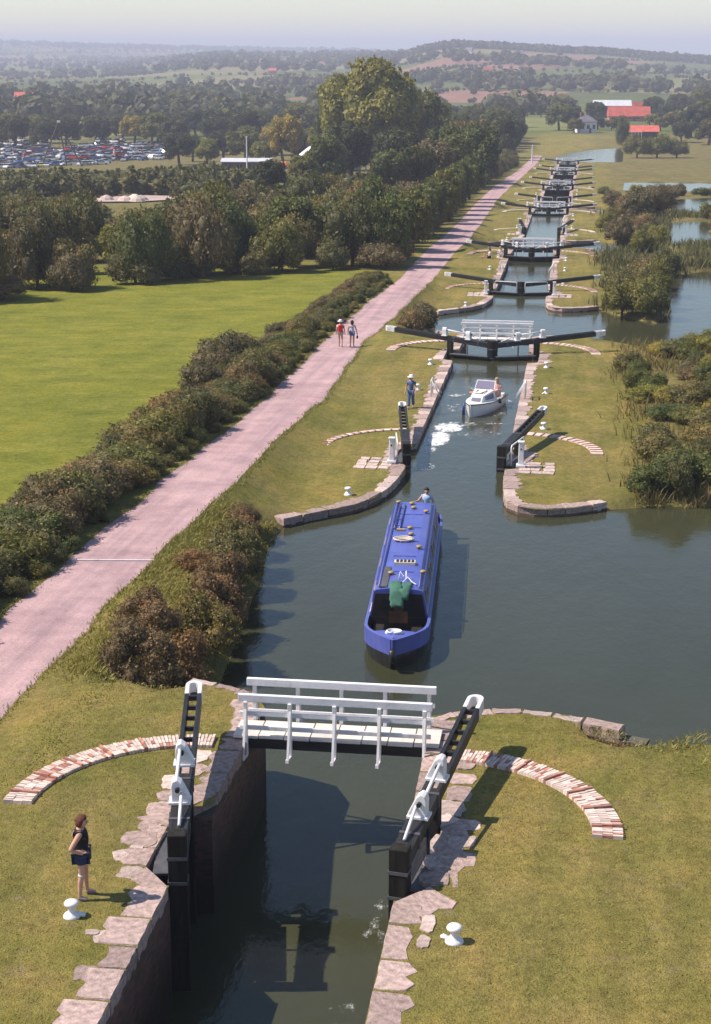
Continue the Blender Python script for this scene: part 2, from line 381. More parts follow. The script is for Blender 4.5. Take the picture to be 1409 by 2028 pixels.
def smooth(t): t = np.clip(t, 0, 1); return t*t*(3-2*t)
def inpoly(P, poly):
    x, y = P[:, 0], P[:, 1]; c = np.zeros(len(P), bool); q = np.array(poly)
    bb = (x > q[:, 0].min()) & (x < q[:, 0].max()) & (y > q[:, 1].min()) & (y < q[:, 1].max())
    xi, yi = x[bb], y[bb]; cc = np.zeros(len(xi), bool)
    for i in range(len(q)):
        x1, y1 = q[i-1]; x2, y2 = q[i]
        if y1 == y2: continue
        k = ((y1 > yi) != (y2 > yi)) & (xi < (x2-x1)*(yi-y1)/(y2-y1)+x1); cc ^= k
    c[bb] = cc; return c
NATSEG = []
for poly, nat, lev in holes:
    N = len(poly)
    for i in range(N):
        a, b = poly[i], poly[(i+1) % N]
        if nat[i] or nat[(i+1) % N]: NATSEG.append((a, b, lev, 1.0 if nat[i] and nat[(i+1) % N] and not (a[0] > 5 and lev > -3 and a[1] < 10) else 4.0))
HILLX = [(-400, 78), (0, 80), (200, 88), (600, 101), (700, 99), (800, 97), (850, 86), (900, 83), (1000, 87), (1100, 94), (1200, 99), (1300, 108), (1409, 116), (1800, 130)]
def vnoise(X, Y, s):
    return (np.sin(X*s*1.3+Y*s*.7+1.3)+np.sin(Y*s*1.1-X*s*.9+4.1)+np.sin((X+Y)*s*.57+2.2))/3
def gz(X, Y, shore=True):
    X = np.asarray(X, float); Y = np.asarray(Y, float)
    st = sum(-H*smooth((Y-(S*n+3))/23.) for n in range(NL))
    lin = np.clip(-H*(Y+12)/S, -H*NL-.4, .6)
    w = smooth((-X-6.6)/2.2)+smooth((X-16)/14); w = np.clip(w, 0, 1)*smooth((Y-40)/40*np.where(X > 0, 1, 0)+np.where(X > 0, 0, 1))
    z = st*(1-w)+lin*w
    z = z-np.clip(-X-16, 0, 150)*.022*np.clip(1-(Y-500)/500, 0, 1)
    z = z+vnoise(X, Y, .11)*.06*np.clip((np.abs(X)-3)/4, 0, 1)
    for poly, nat, lev in holes[7:]:      # level ground round the side ponds
        q = np.array(poly); bx0, by0 = q.min(0); bx1, by1 = q.max(0)
        d = np.hypot(np.maximum(0, np.maximum(bx0-X, X-bx1))*1.6, np.maximum(0, np.maximum(by0-Y, Y-by1)))
        wq = smooth(1-d/13)*smooth((X-8.5)/3); z = z*(1-wq)+(lev+.22)*wq
    # far country
    dx, dy = X-CAM.x, Y-CAM.y; r = np.hypot(dx, dy); az = np.arctan2(dx*RT.x+dy*RT.y, dx*fh.x+dy*fh.y)
    px = CX+F_PX*np.tan(np.clip(az, -1.2, 1.2))*1.0384
    far = smooth((r-650)/700)
    z = z*(1-far)+far*(-19+vnoise(X, Y, .006)*3)
    yt = np.interp(px, [p[0] for p in HILLX], [p[1] for p in HILLX])
    rb = smooth((px-620)/300)
    A = np.clip(16+(95-yt)*2700/3300+18-6, 0, 80)*rb
    z = z+A*np.where(r < 2700, smooth((r-1250)/1450), smooth(1-(r-2700)/2500))
    z = z+(1-rb)*np.clip(16+(95-yt)*7500/3300+12, 0, 90)*smooth((r-3500)/4000)
    z = z+(1-rb)*vnoise(X, Y, .0021)*9*smooth((r-1200)/1500)+(1-rb)*smooth((px-180)/300)*26*smooth((r-1500)/1700)*smooth(1-(r-3300)/2200)
    if shore:
        for (x1, y1), (x2, y2), lev, slp in NATSEG:
            vx, vy = x2-x1, y2-y1; L2 = vx*vx+vy*vy
            bb = (X > min(x1, x2)-6) & (X < max(x1, x2)+6) & (Y > min(y1, y2)-6) & (Y < max(y1, y2)+6)
            if not bb.any(): continue
            xb, yb = X[bb], Y[bb]
            tt = np.clip(((xb-x1)*vx+(yb-y1)*vy)/L2, 0, 1); d = np.hypot(xb-x1-tt*vx, yb-y1-tt*vy)
            zs = lev-.12+d*slp
            z[bb] = np.minimum(z[bb], zs)
    return z
def gp(x, y): return float(gz(np.array([x]), np.array([y]))[0])

# ---------------------------------------------------------------- ground sheet (one triangulation, canal and path cut in)
pts = []; edges = []
def add_poly(poly, step):
    n0 = len(pts); out = []
    for i in range(len(poly)):
        a, b = poly[i], poly[(i+1) % len(poly)]; d = math.hypot(b[0]-a[0], b[1]-a[1]); k = max(1, int(d/step))
        for j in range(k): out.append((a[0]+(b[0]-a[0])*j/k, a[1]+(b[1]-a[1])*j/k))
    for i, p in enumerate(out): pts.append(p); edges.append((n0+i, n0+(i+1) % len(out)))
for poly, nat, lev in holes+chambers: add_poly(poly, 1.5)
add_poly(PATH, 50)
g = []
for x in np.arange(-21, 22, 1.0):
    for y in np.arange(-27, 112, 1.0): g.append((x+rp.uniform(-.3, .3), y+rp.uniform(-.3, .3)))
for x in np.arange(-66, 50, 3.0):
    for y in np.arange(-27, 470, 3.0):
        if -21.5 < x < 21.5 and y < 112.5: continue
        g.append((x+rp.uniform(-1, 1), y+rp.uniform(-1, 1)))
for x in np.arange(-330, 170, 10.0):
    for y in np.arange(-27, 700, 10.0):
        if -67 < x < 51 and y < 472: continue
        g.append((x+rp.uniform(-3, 3), y+rp.uniform(-3, 3)))
r = 715.0
while r < 11500:
    for a in np.arange(-26, 26.1, .45):
        aa = R_(a); x = CAM.x+fh.x*r*math.cos(aa)+RT.x*r*math.sin(aa); y = CAM.y+fh.y*r*math.cos(aa)+RT.y*r*math.sin(aa)
        if not (-332 < x < 172 and y < 702): g.append((x, y))
    r *= 1.035
pts += g
res = delaunay_2d_cdt([Vector(p) for p in pts], edges, [], 0, 1e-4)
PV = np.array([(v.x, v.y) for v in res[0]]); TR = np.array([f for f in res[2] if len(f) == 3])
cen = PV[TR].mean(axis=1)
drop = np.zeros(len(TR), bool)
for poly, nat, lev in holes+chambers: drop |= inpoly(cen, poly)
onpath = inpoly(cen, PATH) & ~drop
PZ = gz(PV[:, 0], PV[:, 1])
V3 = np.column_stack([PV, PZ])
def submesh(name, mask, mat):
    F = TR[mask]; used = np.unique(F); mp_ = -np.ones(len(PV), int); mp_[used] = np.arange(len(used))
    me = npmesh(name, V3[used], mp_[F], mat); me.polygons.foreach_set('use_smooth', [True]*len(me.polygons)); return me, used
me, used = submesh('ground', ~drop & ~onpath, M['ground_grass'])
X, Y = PV[used, 0], PV[used, 1]
reg = np.zeros((len(used), 4)); reg[:, 3] = 1
past = smooth((-X-13.5)/2.5)*smooth((150-Y)/6)*smooth((Y+30)/5)
rgh = smooth((X-8.0-vnoise(X, Y, .35)*1.0)/2.5)*smooth((Y-22)/6)
rgh = np.maximum(rgh, smooth((-X-13)/3)*smooth((Y-118)/15))
for (x1, y1), (x2, y2), lev, slp in NATSEG:
    vx, vy = x2-x1, y2-y1; L2 = vx*vx+vy*vy
    tt = np.clip(((X-x1)*vx+(Y-y1)*vy)/L2, 0, 1); d = np.hypot(X-x1-tt*vx, Y-y1-tt*vy); rgh = np.maximum(rgh, .8*smooth(1-d/2.0))
rr = np.hypot(X-CAM.x, Y-CAM.y)
reg[:, 0] = past; reg[:, 1] = rgh; reg[:, 2] = smooth((rr-640)/60)
ca = me.color_attributes.new('reg', 'FLOAT_COLOR', 'POINT'); ca.data.foreach_set('color', reg.astype(np.float32).ravel())
tag(link('ground', me), kind='structure')
me, used = submesh('towpath', onpath, M['towpath_gravel']); tag(link('towpath', me), kind='structure')

# ---------------------------------------------------------------- water
def offset(poly, fixed, d):
    N = len(poly); ar = sum(poly[i-1][0]*poly[i][1]-poly[i][0]*poly[i-1][1] for i in range(N)); sg = 1 if ar > 0 else -1; out = []
    for i in range(N):
        p, a, b = Vector(poly[i]), Vector(poly[i-1]), Vector(poly[(i+1) % N])
        n1 = Vector(((p-a).y, -(p-a).x)).normalized(); n2 = Vector(((b-p).y, -(b-p).x)).normalized(); nn = (n1+n2)
        if nn.length < .2 or i in fixed: out.append(tuple(p)); continue
        nn.normalize(); q = p+nn*d*sg; out.append((q.x, q.y))
    return out
def water(name, poly, lev, nat):
    fixed = [i for i in range(len(poly)) if not nat[i]]
    q = offset(poly, fixed, .45); n = len(q)
    rs = delaunay_2d_cdt([Vector(p) for p in q], [(i, (i+1) % n) for i in range(n)], [], 1, 1e-4)
    me = bpy.data.meshes.new(name); me.from_pydata([(v.x, v.y, lev) for v in rs[0]], [], [f for f in rs[2]]); me.update()
    for pl in me.polygons:
        if pl.normal.z < 0: pl.flip()
    me.materials.append(M['canal_water']); tag(link(name, me), kind='structure')
for i, (poly, nat, lev) in enumerate(holes): water('canal_water' if i < 7 else 'pond_water', poly, lev, nat)
for poly, nat, lev in chambers: water('lock_water', poly, lev, nat)
# ---------------------------------------------------------------- lock walls with coping stones
def arc_pts(poly, step):
    out = []; 
    for i in range(len(poly)-1):
        a, b = Vector(poly[i]), Vector(poly[i+1]); d = (b-a).length; k = max(1, int(d/step))
        for j in range(k): out.append(a.lerp(b, j/k))
    out.append(Vector(poly[-1])); return out
stone_protos = []
def stone_mesh(L, Wd, T, seed, mat):
    r = random.Random(seed); j = lambda a: r.uniform(-a, a)
    # local: x along the wall, y away from the water (0 = face), top at 0
    base = [(-L/2+j(.01), j(.008)), (-L*.22, j(.014)), (L*.05, j(.014)), (L*.28, j(.014)), (L/2+j(.01), j(.008)), (L/2+j(.02), Wd*.3+j(.04)), (L/2+j(.03), Wd*.75+j(.06)),
            (L*.46+j(.03), Wd+j(.08)), (L*.22+j(.08), Wd+j(.12)), (j(.1), Wd+j(.12)), (-L*.24+j(.08), Wd+j(.12)), (-L*.46+j(.03), Wd+j(.08)), (-L/2+j(.03), Wd*.75+j(.06)), (-L/2+j(.02), Wd*.3+j(.04))]
    ins = [(x*.965, Wd*.45+(y-Wd*.45)*.955) for x, y in base]
    mb = MB(); n = len(base)
    rings = [[(x, y, -T) for x, y in base], [(x, y, -.05) for x, y in base], [(x, y, j(.012)) for x, y in ins]]
    mb.loft(rings); return mb.mesh('coping_stone', mat)
for L in (.8, 1.05, 1.3):
    for k in range(4):
        stone_protos.append((L, [stone_mesh(L-.05, (.52 if k % 2 else .64), .34, 10*k+int(L*10), M['stone_coping' if k != 3 else 'stone_pale']) for _ in (0,)][0]))
def lock_wall(name, label, cat, poly, z, side, depth=4.0, stones=True, step=None, narrow=None, up=.022, group=None):
    """poly runs along the water's edge; land lies on `side` (+1 = left of the direction of travel)"""
    mx = sum(p[0] for p in poly)/len(poly); my = sum(p[1] for p in poly)/len(poly)
    root = empty(name, (mx, my, z)); tag(root, label, cat, group)
    P = [Vector(p) for p in poly]; out = []
    for i, p in enumerate(P):
        a, b = P[max(i-1, 0)], P[min(i+1, len(P)-1)]; d = (b-a).normalized(); out.append(p+Vector((-d.y, d.x))*side*.45)
    mb = MB()
    rings = []
    for p, q in zip(P, out): rings.append([(p.x-mx, p.y-my, -.25), (p.x-mx, p.y-my, -depth), (q.x-mx, q.y-my, -depth), (q.x-mx, q.y-my, -.25)])
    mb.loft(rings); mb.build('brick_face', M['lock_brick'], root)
    if not stones: return root
    # walk the line and lay stones end to end
    r = random.Random(len(label)*7+int(abs(my)))
    cum = [0]
    for i in range(len(P)-1): cum.append(cum[-1]+(P[i+1]-P[i]).length)
    def pa(s):
        for i in range(len(P)-1):
            if s <= cum[i+1] or i == len(P)-2:
                tt = (s-cum[i])/(cum[i+1]-cum[i]); return P[i].lerp(P[i+1], tt)
    # stones bridge the gate recesses, so skip tiny jogs
    s = 0.0
    while s < cum[-1]-(.4 if side > 0 else 1.6):
        c = [q for q in stone_protos if s+q[0] <= cum[-1]+.3] or stone_protos[:4]
        L, me = r.choice(c); L2 = step or L
        a, b = pa(s), pa(min(s+L, cum[-1])); d = b-a
        if d.length > .45:
            o = link('coping_stone', me, None, root); d.normalize(); mid = (a+b)/2
            o.location = (mid.x-mx, mid.y-my, up+r.uniform(-.012, .014))
            if side < 0: o.scale = (1, -1, 1)
            o.rotation_euler = (r.uniform(-.012, .012), r.uniform(-.01, .01), math.atan2(d.y, d.x)+r.uniform(-.006, .006))
            k = r.uniform(.85, 1.3)*(.5 if narrow is not None and mid.y > narrow else 1); o.scale = (o.scale[0]*(b-a).length/L, o.scale[1]*k, 1)
        s += L
    return root
for n in range(NL):
    y = Y0(n); z = Z(n); cl = CHAM_L if n else [(-2.25, -26.0)]+CHAM_L[3:]; cr = CHAM_R if n else [(2.25, -26.0)]+CHAM_R[3:]
    lw = (HEAD_L[:-1] if n else [])+cl+TAIL_L[1:]; rw = (HEAD_R[:-1] if n else [])+cr+TAIL_R[1:]
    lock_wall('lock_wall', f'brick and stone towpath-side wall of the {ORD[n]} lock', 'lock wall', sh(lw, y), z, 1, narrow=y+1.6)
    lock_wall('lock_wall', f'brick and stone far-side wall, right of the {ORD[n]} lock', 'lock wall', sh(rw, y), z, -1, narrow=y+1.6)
# ---------------------------------------------------------------- lock gates
def beam_z(u): return .80-u*.085        # the balance beams rise towards their tails
def gate_leaf(upper):
    """local: hinge at the origin, leaf along +x to the mitre, beam tail along -x; +y is the downstream/recess side"""
    root = empty('lock_gate'); ln = 2.84; tail = 4.45; hw = .2
    # tail: two side timbers with open slots between, then the solid beam over the leaf
    b = MB()
    for sy in (-1, 1): b.bar((-tail+.68, sy*(hw-.05), beam_z(-tail+.68)), (.05, sy*(hw-.05), beam_z(.05)), .1, .3)
    b.bar((.05, 0, beam_z(.05)), (ln-.1, 0, beam_z(ln-.1)), .4, .3)
    bo = b.build('balance_beam', M['black_paint'], root, bevel=.012)
    for k in range(7):
        u = -tail+.72+k*.52; MB().box((u, 0, beam_z(u)+.05), (.07, 2*hw-.2, .1)).build('rung', M['black_paint'], bo)
    # white painted end, a rounded loop
    op, ip = [], []
    u1 = -tail+.68; u0 = -tail+.2
    op = [(u1, -hw), (u0, -hw)]+[(u0-math.sin(a)*.2, -math.cos(a)*hw) for a in np.linspace(.3, math.pi-.3, 7)]+[(u0, hw), (u1, hw)]
    ip = [(u1, -hw+.1), (u0, -hw+.1)]+[(u0-math.sin(a)*.09, -math.cos(a)*(hw-.1)) for a in np.linspace(.3, math.pi-.3, 7)]+[(u0, hw-.1), (u1, hw-.1)]
    mb = MB(); rings = []
    for (x, y), (xi, yi) in zip(op, ip):
        z = beam_z(x); rings.append([(x, y, z-.155), (x, y, z+.155), (xi, yi, beam_z(xi)+.155), (xi, yi, beam_z(xi)-.155)])
    mb.loft(rings); mb.build('beam_end', M['white_paint'], root, bevel=.012)
    MB().box((u0+.1, 0, beam_z(u0)-.12), (.5, .2, .05)).build('end_plate', M['black_paint'], root)
    bot = -2.2 if upper else -3.6
    MB().box((0, 0, (bot+.68)/2), (.32, .34, .66-bot), ).build('heel_post', M['wet_timber'], root, bevel=.02)
    MB().box((ln-.12, 0, (bot+.86)/2), (.34, .38, .86-bot)).build('mitre_post', M['wet_timber'], root, bevel=.02)
    top = -.22
    MB().box((ln/2-.03, 0, top), (ln-.6, .26, .2)).build('top_rail', M['black_paint'], root, bevel=.015)
    npk = 8; w = (ln-.62)/npk
    pm = MB().box((0, 0, 0), (w-.02, .12, -bot+top-.1)).mesh('plank', M['wet_timber'])
    for k in range(npk):
        o = link('plank', pm, None, root); o.location = (.28+(k+.5)*w, .02*(k % 2), (bot+top-.1)/2)
    for zz in (-1.0, -1.9) if upper else (-1.1, -2.1, -3.0):
        MB().box((ln/2-.03, -.1, zz), (ln-.6, .16, .2)).build('cross_rail', M['black_paint'], root)
    for zz in (.35, -.2): MB().box((ln-.12, 0, zz), (.37, .41, .07)).build('iron_strap', M['grey_paint'], root)
    for uu in (.25, 1.9): MB().bar((uu, 0, beam_z(uu)), (uu+.08, 0, beam_z(uu+.08)), .43, .33).build('iron_strap', M['grey_paint'], root)
    # walkway board on the upstream side
    MB().box((ln/2, -.34, top+.13), (ln-.3, .36, .05)).build('walkway_board', M['grey_paint'], root)
    if upper:
        MB().tube([(.55, -.42, top+.12), (.55, -.42, top+1.0), (.62, -.42, top+1.08), (ln-.32, -.42, top+1.08), (ln-.25, -.42, top+1.0), (ln-.25, -.42, top+.12)], .035, 8).build('handrail', M['white_paint'], root, True)
    else:
        # two paddle gear housings, wedge shaped, joined by a drive rod
        for u, s in ((-.35, 1.0), (1.25, 1.0)):
            z = beam_z(u)+.15
            prof = [(-.19, 0), (.19, 0), (.19, .10), (.02, .46), (-.08, .54), (-.17, .5), (-.2, .38)]
            mb = MB(); rings = [[(u+dx, a, z+b_) for a, b_ in prof] for dx in (-.14, .14)]
            mb.loft(rings); ho = mb.build('paddle_housing', M['white_paint'], root, bevel=.02)
            MB().tube([(u+.15, -.06, z+.34), (u+.24, -.06, z+.34)], .05, 10).build('gear_spindle', M['black_paint'], ho)
            MB().box((u, -.02, z+.02), (.36, .46, .05)).build('base_plate', M['white_paint'], ho)
        MB().tube([(-.2, -.1, beam_z(-.2)+.55), (1.1, -.1, beam_z(1.1)+.5)], .04, 8).build('drive_rod', M['white_paint'], root, True)
        MB().tube([(1.38, .02, beam_z(1.38)+.42), (2.3, .02, beam_z(2.3)+.2)], .035, 8).build('drive_rod', M['white_paint'], root, True)
        MB().tube([(1.25, -.22, beam_z(1.25)-.1), (1.25, -.22, -1.6)], .04, 8).build('paddle_rod', M['black_paint'], root, True)
        MB().box((1.5, -.22, -1.9), (.8, .06, .9)).build('paddle', M['wet_timber'], root)
    return root
lower_p, upper_p = gate_leaf(False), gate_leaf(True)
used_gate = {}
def place_gate(proto, n, right, upper, opened, ang):
    g_ = proto if proto.name not in used_gate else copy_tree(proto); used_gate[proto.name] = 1
    x = HX if right else -HX; y = Y0(n)+(UH if upper else LH)
    g_.location = (x, y, Z(n))
    # leaf direction: closed = towards the centre and upstream; open = straight upstream
    a = R_(ang) if opened else R_(18)
    d = Vector((math.sin(a)*(-1 if right else 1), -math.cos(a))) if opened else Vector((-math.cos(a) if right else math.cos(a), -math.sin(a)))
    g_.rotation_euler = (0, 0, math.atan2(d.y, d.x))
    # keep the upstream / outer side consistent: the left leaf is mirrored
    g_.scale = (1, 1 if not right else -1, 1)
    sd = 'right-hand' if right else 'left-hand'; ud = 'upper' if upper else 'lower'
    tag(g_, f"{sd} {ud} gate of the {ORD[n]} lock, {'standing open' if opened else 'closed'}, black beam with white end", 'lock gate', 'timber lock gates with balance beams')
    return g_
for n in range(NL):
    place_gate(lower_p, n, False, False, n == 0, 10.2); place_gate(lower_p, n, True, False, n == 0, 8.4)
    if n:
        op = n in (1, 3)
        place_gate(upper_p, n, False, True, op, 8); place_gate(upper_p, n, True, True, op, 14)

# ---------------------------------------------------------------- footbridges
def footbridge():
    root = empty('footbridge'); hw = .46
    for sy in (-1, 1): MB().box((0, sy*.34, -.16), (5.0, .12, .26)).build('bridge_beam', M['black_paint'], root)
    pw = 5.0/8
    pm = MB().box((0, 0, 0), (pw-.03, .98, .06)).mesh('deck_plank', M['deck_plank'])
    for k in range(8):
        o = link('deck_plank', pm, None, root); o.location = (-2.5+(k+.5)*pw, (.012 if k % 2 else -.01), .03)
    for sy in (-1, 1):
        y = sy*(hw+.07)
        rail = empty('side_rail', (0, 0, 0), 0, root)
        MB().bar((-2.33, y, 1.06), (2.33, y, 1.06), .11, .19).build('top_rail', M['white_paint'], rail, bevel=.015)
        for z in (.66, .30): MB().bar((-2.3, y-sy*.0, z), (2.3, y, z), .05, .11).build('rail', M['white_paint'], rail, bevel=.01)
        for k in range(5):
            x = -2.15+k*1.075
            MB().bar((x, y+sy*.045, -.42), (x, y+sy*.045, .98), .09, .11, (0, 1, 0)).build('post', M['white_paint'], rail, bevel=.01)
            MB().bar((x+.01, y+sy*.1, .78), (x+.01, y+sy*.46, -.30), .055, .06, (0, 1, 0)).build('brace', M['white_paint'], rail)
            MB().bar((x, y+sy*.02, -.40), (x, y+sy*.50, -.32), .075, .08).build('outrigger', M['white_paint'], rail)
    return root
fb = footbridge()
for n in range(NL):
    o = fb if n == 0 else copy_tree(fb); o.location = (0, Y0(n), Z(n)+.06)
    tag(o, f'white railed timber footbridge across the tail of the {ORD[n]} lock', 'footbridge', 'white footbridges over the lock tails')

# ---------------------------------------------------------------- brick quadrants walked by people pushing the beams
bm_p = [MB().box((0, 0, 0), (.21, .066, .09)).mesh('brick', M['brick_pale']), MB().box((0, 0, 0), (.21, .066, .09)).mesh('brick', M['brick_red'])]
rib_p = MB().box((0, 0, 0), (.22, .06, .12)).mesh('rib_brick', M['brick_red'])
def quadrant(n, right, upper):
    cx = HX if right else -HX; cy = Y0(n)+(UH if upper else LH); z = Z(n); sg = 1 if right else -1
    r0, r1 = (3.4, 3.98) if right else (3.45, 4.05)
    if not right and upper: r0, r1 = 3.7, 4.05
    root = empty('brick_quadrant', (cx, cy, z))
    side = 'right' if right else 'left'; wh = 'upper' if upper else 'lower'
    tag(root, f'curved brick footing path by the {side} {wh} gate of the {ORD[n]} lock', 'brick path', 'brick quadrants beside the lock gates')
    a0, a1 = R_(-2), R_(87); r = random.Random(n*10+right*3+upper)
    def pol(rad, a): return (sg*rad*math.cos(a), rad*math.sin(a))
    def top(x, y): return gp(cx+x, cy+y)-z
    if n == 0:
        rows = int((a1-a0)*3.7/.081); nb = 0
        for k in range(rows):
            a = a0+(a1-a0)*(k+.5)/rows; rib = k % 11 == 5
            for j in range(3):
                if nb >= 298: break
                rad = r0+.105+j*.215; x, y = pol(rad, a)
                me = rib_p if rib else (bm_p[1] if r.random() < .16 else bm_p[0])
                o = link('rib_brick' if rib else 'brick', me, None, root); nb += 1
                o.location = (x, y, .035+(.025 if rib else 0)+r.uniform(-.012, .012)+top(x, y)); o.rotation_euler = (r.uniform(-.03, .03), r.uniform(-.03, .03), sg*a+r.uniform(-.03, .03))
                if sg < 0: o.rotation_euler[2] = math.pi-a+r.uniform(-.03, .03)
    elif n < 3:
        ns = 14
        for k in range(ns):
            b0 = a0+(a1-a0)*k/ns; b1 = a0+(a1-a0)*(k+.82)/ns; b2 = a0+(a1-a0)*(k+1)/ns
            for q0, q1, nm, mt, h in ((b0, b1-.004, 'brick_panel', 'brick_pale', .05), (b1, b2-.004, 'rib_brick', 'brick_red', .085)):
                p = [pol(r0, q0), pol(r1, q0), pol(r1, q1), pol(r0, q1)]
                if sg < 0: p = p[::-1]
                tz = top(*p[0]); MB().prism(p, -.1+tz, h+tz).build(nm, M[mt], root)
    else:
        mb = MB(); rings = []
        for k in range(15):
            a = a0+(a1-a0)*k/14; (x0, y0), (x1, y1) = pol(r0, a), pol(r1, a)
            rings.append([(x0, y0, -.1), (x1, y1, -.1), (x1, y1, .08), (x0, y0, .08)])
        mb.loft(rings); mb.build('brick_paving', M['brick_pale'], root)
for n in range(6):
    for right in (0, 1):
        quadrant(n, right, 0)
        if n and n < 5: quadrant(n, right, 1)

# ---------------------------------------------------------------- mooring bollards
bol = MB().lathe([(.17, 0), (.17, .03), (.14, .07), (.08, .10), (.065, .17), (.07, .22), (.13, .25), (.145, .29), (.12, .33), (.05, .345)], n=16)
bol.box((.19, .02, .045), (.14, .09, .06))
bme = bol.mesh('bollard', M['white_paint'], True)
def bollard(x, y, label, s=1.0, rz=0):
    o = link('mooring_bollard', bme); o.location = (x, y, gp(x, y)-.01); o.scale = (s, s, s); o.rotation_euler[2] = rz
    tag(o, label, 'bollard', 'white mooring bollards'); return o
bollard(-3.8, -9.25, 'white iron mooring bollard in the grass beside the woman in black', 1, .1)
bollard(3.55, -9.2, 'white iron mooring bollard on the grass right of the nearest lock', 1.05, 2.6)
for x, y, l in ((-4.15, 31.0, 'white bollard on the grass left of the narrowboat stern'), (3.45, 61.7, 'white bollard right of the second lock nearest its closed gates'), (3.62, 53.9, 'white bollard right of the second lock beside the white ladder frame'), (-3.5, 61.8, 'white bollard left of the second lock nearest its closed gates'), (-3.5, 54.0, 'white bollard just behind the man in the white hat'), (3.75, 45, 'white bollard behind the open right upper gate of the second lock')):
    bollard(x, y, l, 1.05, rnd.uniform(0, 6))
for n in range(2, 5):
    for x, yr, w in ((-4.2, -41, 'left of its head wing wall'), (-3.6, -17, 'midway along its left side'), (-3.6, -26, 'just past its upper left gate'), (3.6, -9, 'right side close to its lower gate'), (3.6, -17, 'midway along its right side'), (3.6, -26, 'just past its upper right gate')):
        bollard(x, Y0(n)+yr, f'white bollard of the {ORD[n]} lock, {w}', 1.05, rnd.uniform(0, 6))
# ---------------------------------------------------------------- ladder frames, paddle stands with pads
def ladder_frame(x, y, z, label, rz=0):
    root = empty('ladder_frame', (x, y, z), rz); tag(root, label, 'ladder rail', 'white ladder rails on the lock sides')
    for s in (-.42, .42):
        MB().tube([(0, s, 0), (0, s, .85), (.1*0, s, .9)], .035, 8).build('upright', M['white_paint'], root, True)
    MB().tube([(0, -.42, .88), (0, .42, .88)], .035, 8).build('top_bar', M['white_paint'], root, True)
    MB().tube([(0, -.42, .45), (0, .42, .45)], .028, 8).build('middle_bar', M['white_paint'], root, True)
    for s in (-.42, .42): MB().tube([(0, s, .88), (.5 if x < 0 else -.5, s, .02)], .03, 8).build('stay', M['white_paint'], root, True)
for n in (1, 2, 3):
    for x in (-2.55, 2.55):
        ladder_frame(x, Y0(n)-18.6, Z(n)+.06, f"white ladder rail on the {'left' if x < 0 else 'right'} edge of the {ORD[n]} lock")
def paddle_stand(n, right):
    x = 2.95 if right else -2.95; y = Y0(n)+UH-3.2; z = Z(n)
    root = empty('paddle_stand', (x, y, z+.05)); tag(root, f"white ground paddle stand by the {'right' if right else 'left'} upper gate of the {ORD[n]} lock", 'paddle gear', 'white ground paddle stands')
    MB().box((0, 0, .06), (.42, .42, .12)).build('plinth', M['white_paint'], root, bevel=.02)
    MB().box((0, 0, .62), (.26, .24, 1.05), taper=.85).build('housing', M['white_paint'], root, bevel=.03)
    MB().box((0, 0, 1.16), (.3, .28, .06)).build('cap', M['white_paint'], root, bevel=.02)
    MB().tube([(0, -.1, .85), (0, -.26, .85)], .035, 8).build('spindle', M['black_paint'], root)
    # stone pad behind it
    pad = empty('stone_pad', (x+(.75 if right else -.75), y, z)); tag(pad, f"patch of pale paving stones behind the {'right' if right else 'left'} paddle stand, {ORD[n]} lock", 'paving', 'paving patches by the paddle stands')
    r = random.Random(n+right)
    for i in range(3):
        for j in range(4):
            MB().box((-.6+i*.55+r.uniform(-.05, .05), -.9+j*.55, .0), (r.uniform(.4, .52), r.uniform(.4, .52), .08), r.uniform(-.1, .1)).build('paving_stone', M['stone_pale'], pad)
for n in range(1, 5):
    for rr_ in (0, 1): paddle_stand(n, rr_)
# broken stonework beside the open gates of the nearest lock
def rubble(label, boxes, seed):
    r = random.Random(seed); root = empty('stone_paving', (boxes[0][0], boxes[0][1], 0)); tag(root, label, 'paving')
    for x, y, L, Wd in boxes:
        base = []
        for k in range(15):
            a = 2*math.pi*k/15; q = r.uniform(.8, 1.1); c_, s_ = math.cos(a), math.sin(a); e = max(abs(c_), abs(s_))
            base.append((c_/e**.6*L/2*q, s_/e**.6*Wd/2*q))
        mb = MB(); mb.prism(base, -.15, r.uniform(.008, .03), [(a*.96, b*.96) for a, b in base])
        o = mb.build('paving_stone', M['stone_pale' if r.random() < .45 else 'stone_coping'], root); o.location = (x-boxes[0][0], y-boxes[0][1], 0)
rb = []
r = random.Random(5)
for k in range(9):
    y = -1.6-k*.72; rb.append((-3.2+r.uniform(-.1, .12)-(.12 if 3 < k < 8 else 0), y, r.uniform(.5, .85), r.uniform(.6, .85)))
for y in (-9.9, -11.2): rb.append((-2.95, y, .5, .55))
rb.append((-3.25, -9.8, .28, .22)); rb.append((-3.3, -6.3, .3, .3))
rubble('broken pink and grey paving along the left edge of the nearest lock', rb, 1)
rb = []
for k in range(8):
    y = -1.2-k*.8; rb.append((3.05+r.uniform(-.1, .12), y, r.uniform(.45, .75), r.uniform(.6, .9)))
    if k in (4, 5, 6): rb.append((3.55+r.uniform(-.15, .15), y+.1, r.uniform(.45, .7), r.uniform(.5, .7)))
rb += [(3.0, -8.6, .3, .7), (2.98, -9.3, .28, .5)]
rubble('worn paving stones along the right edge of the nearest lock', rb, 2)
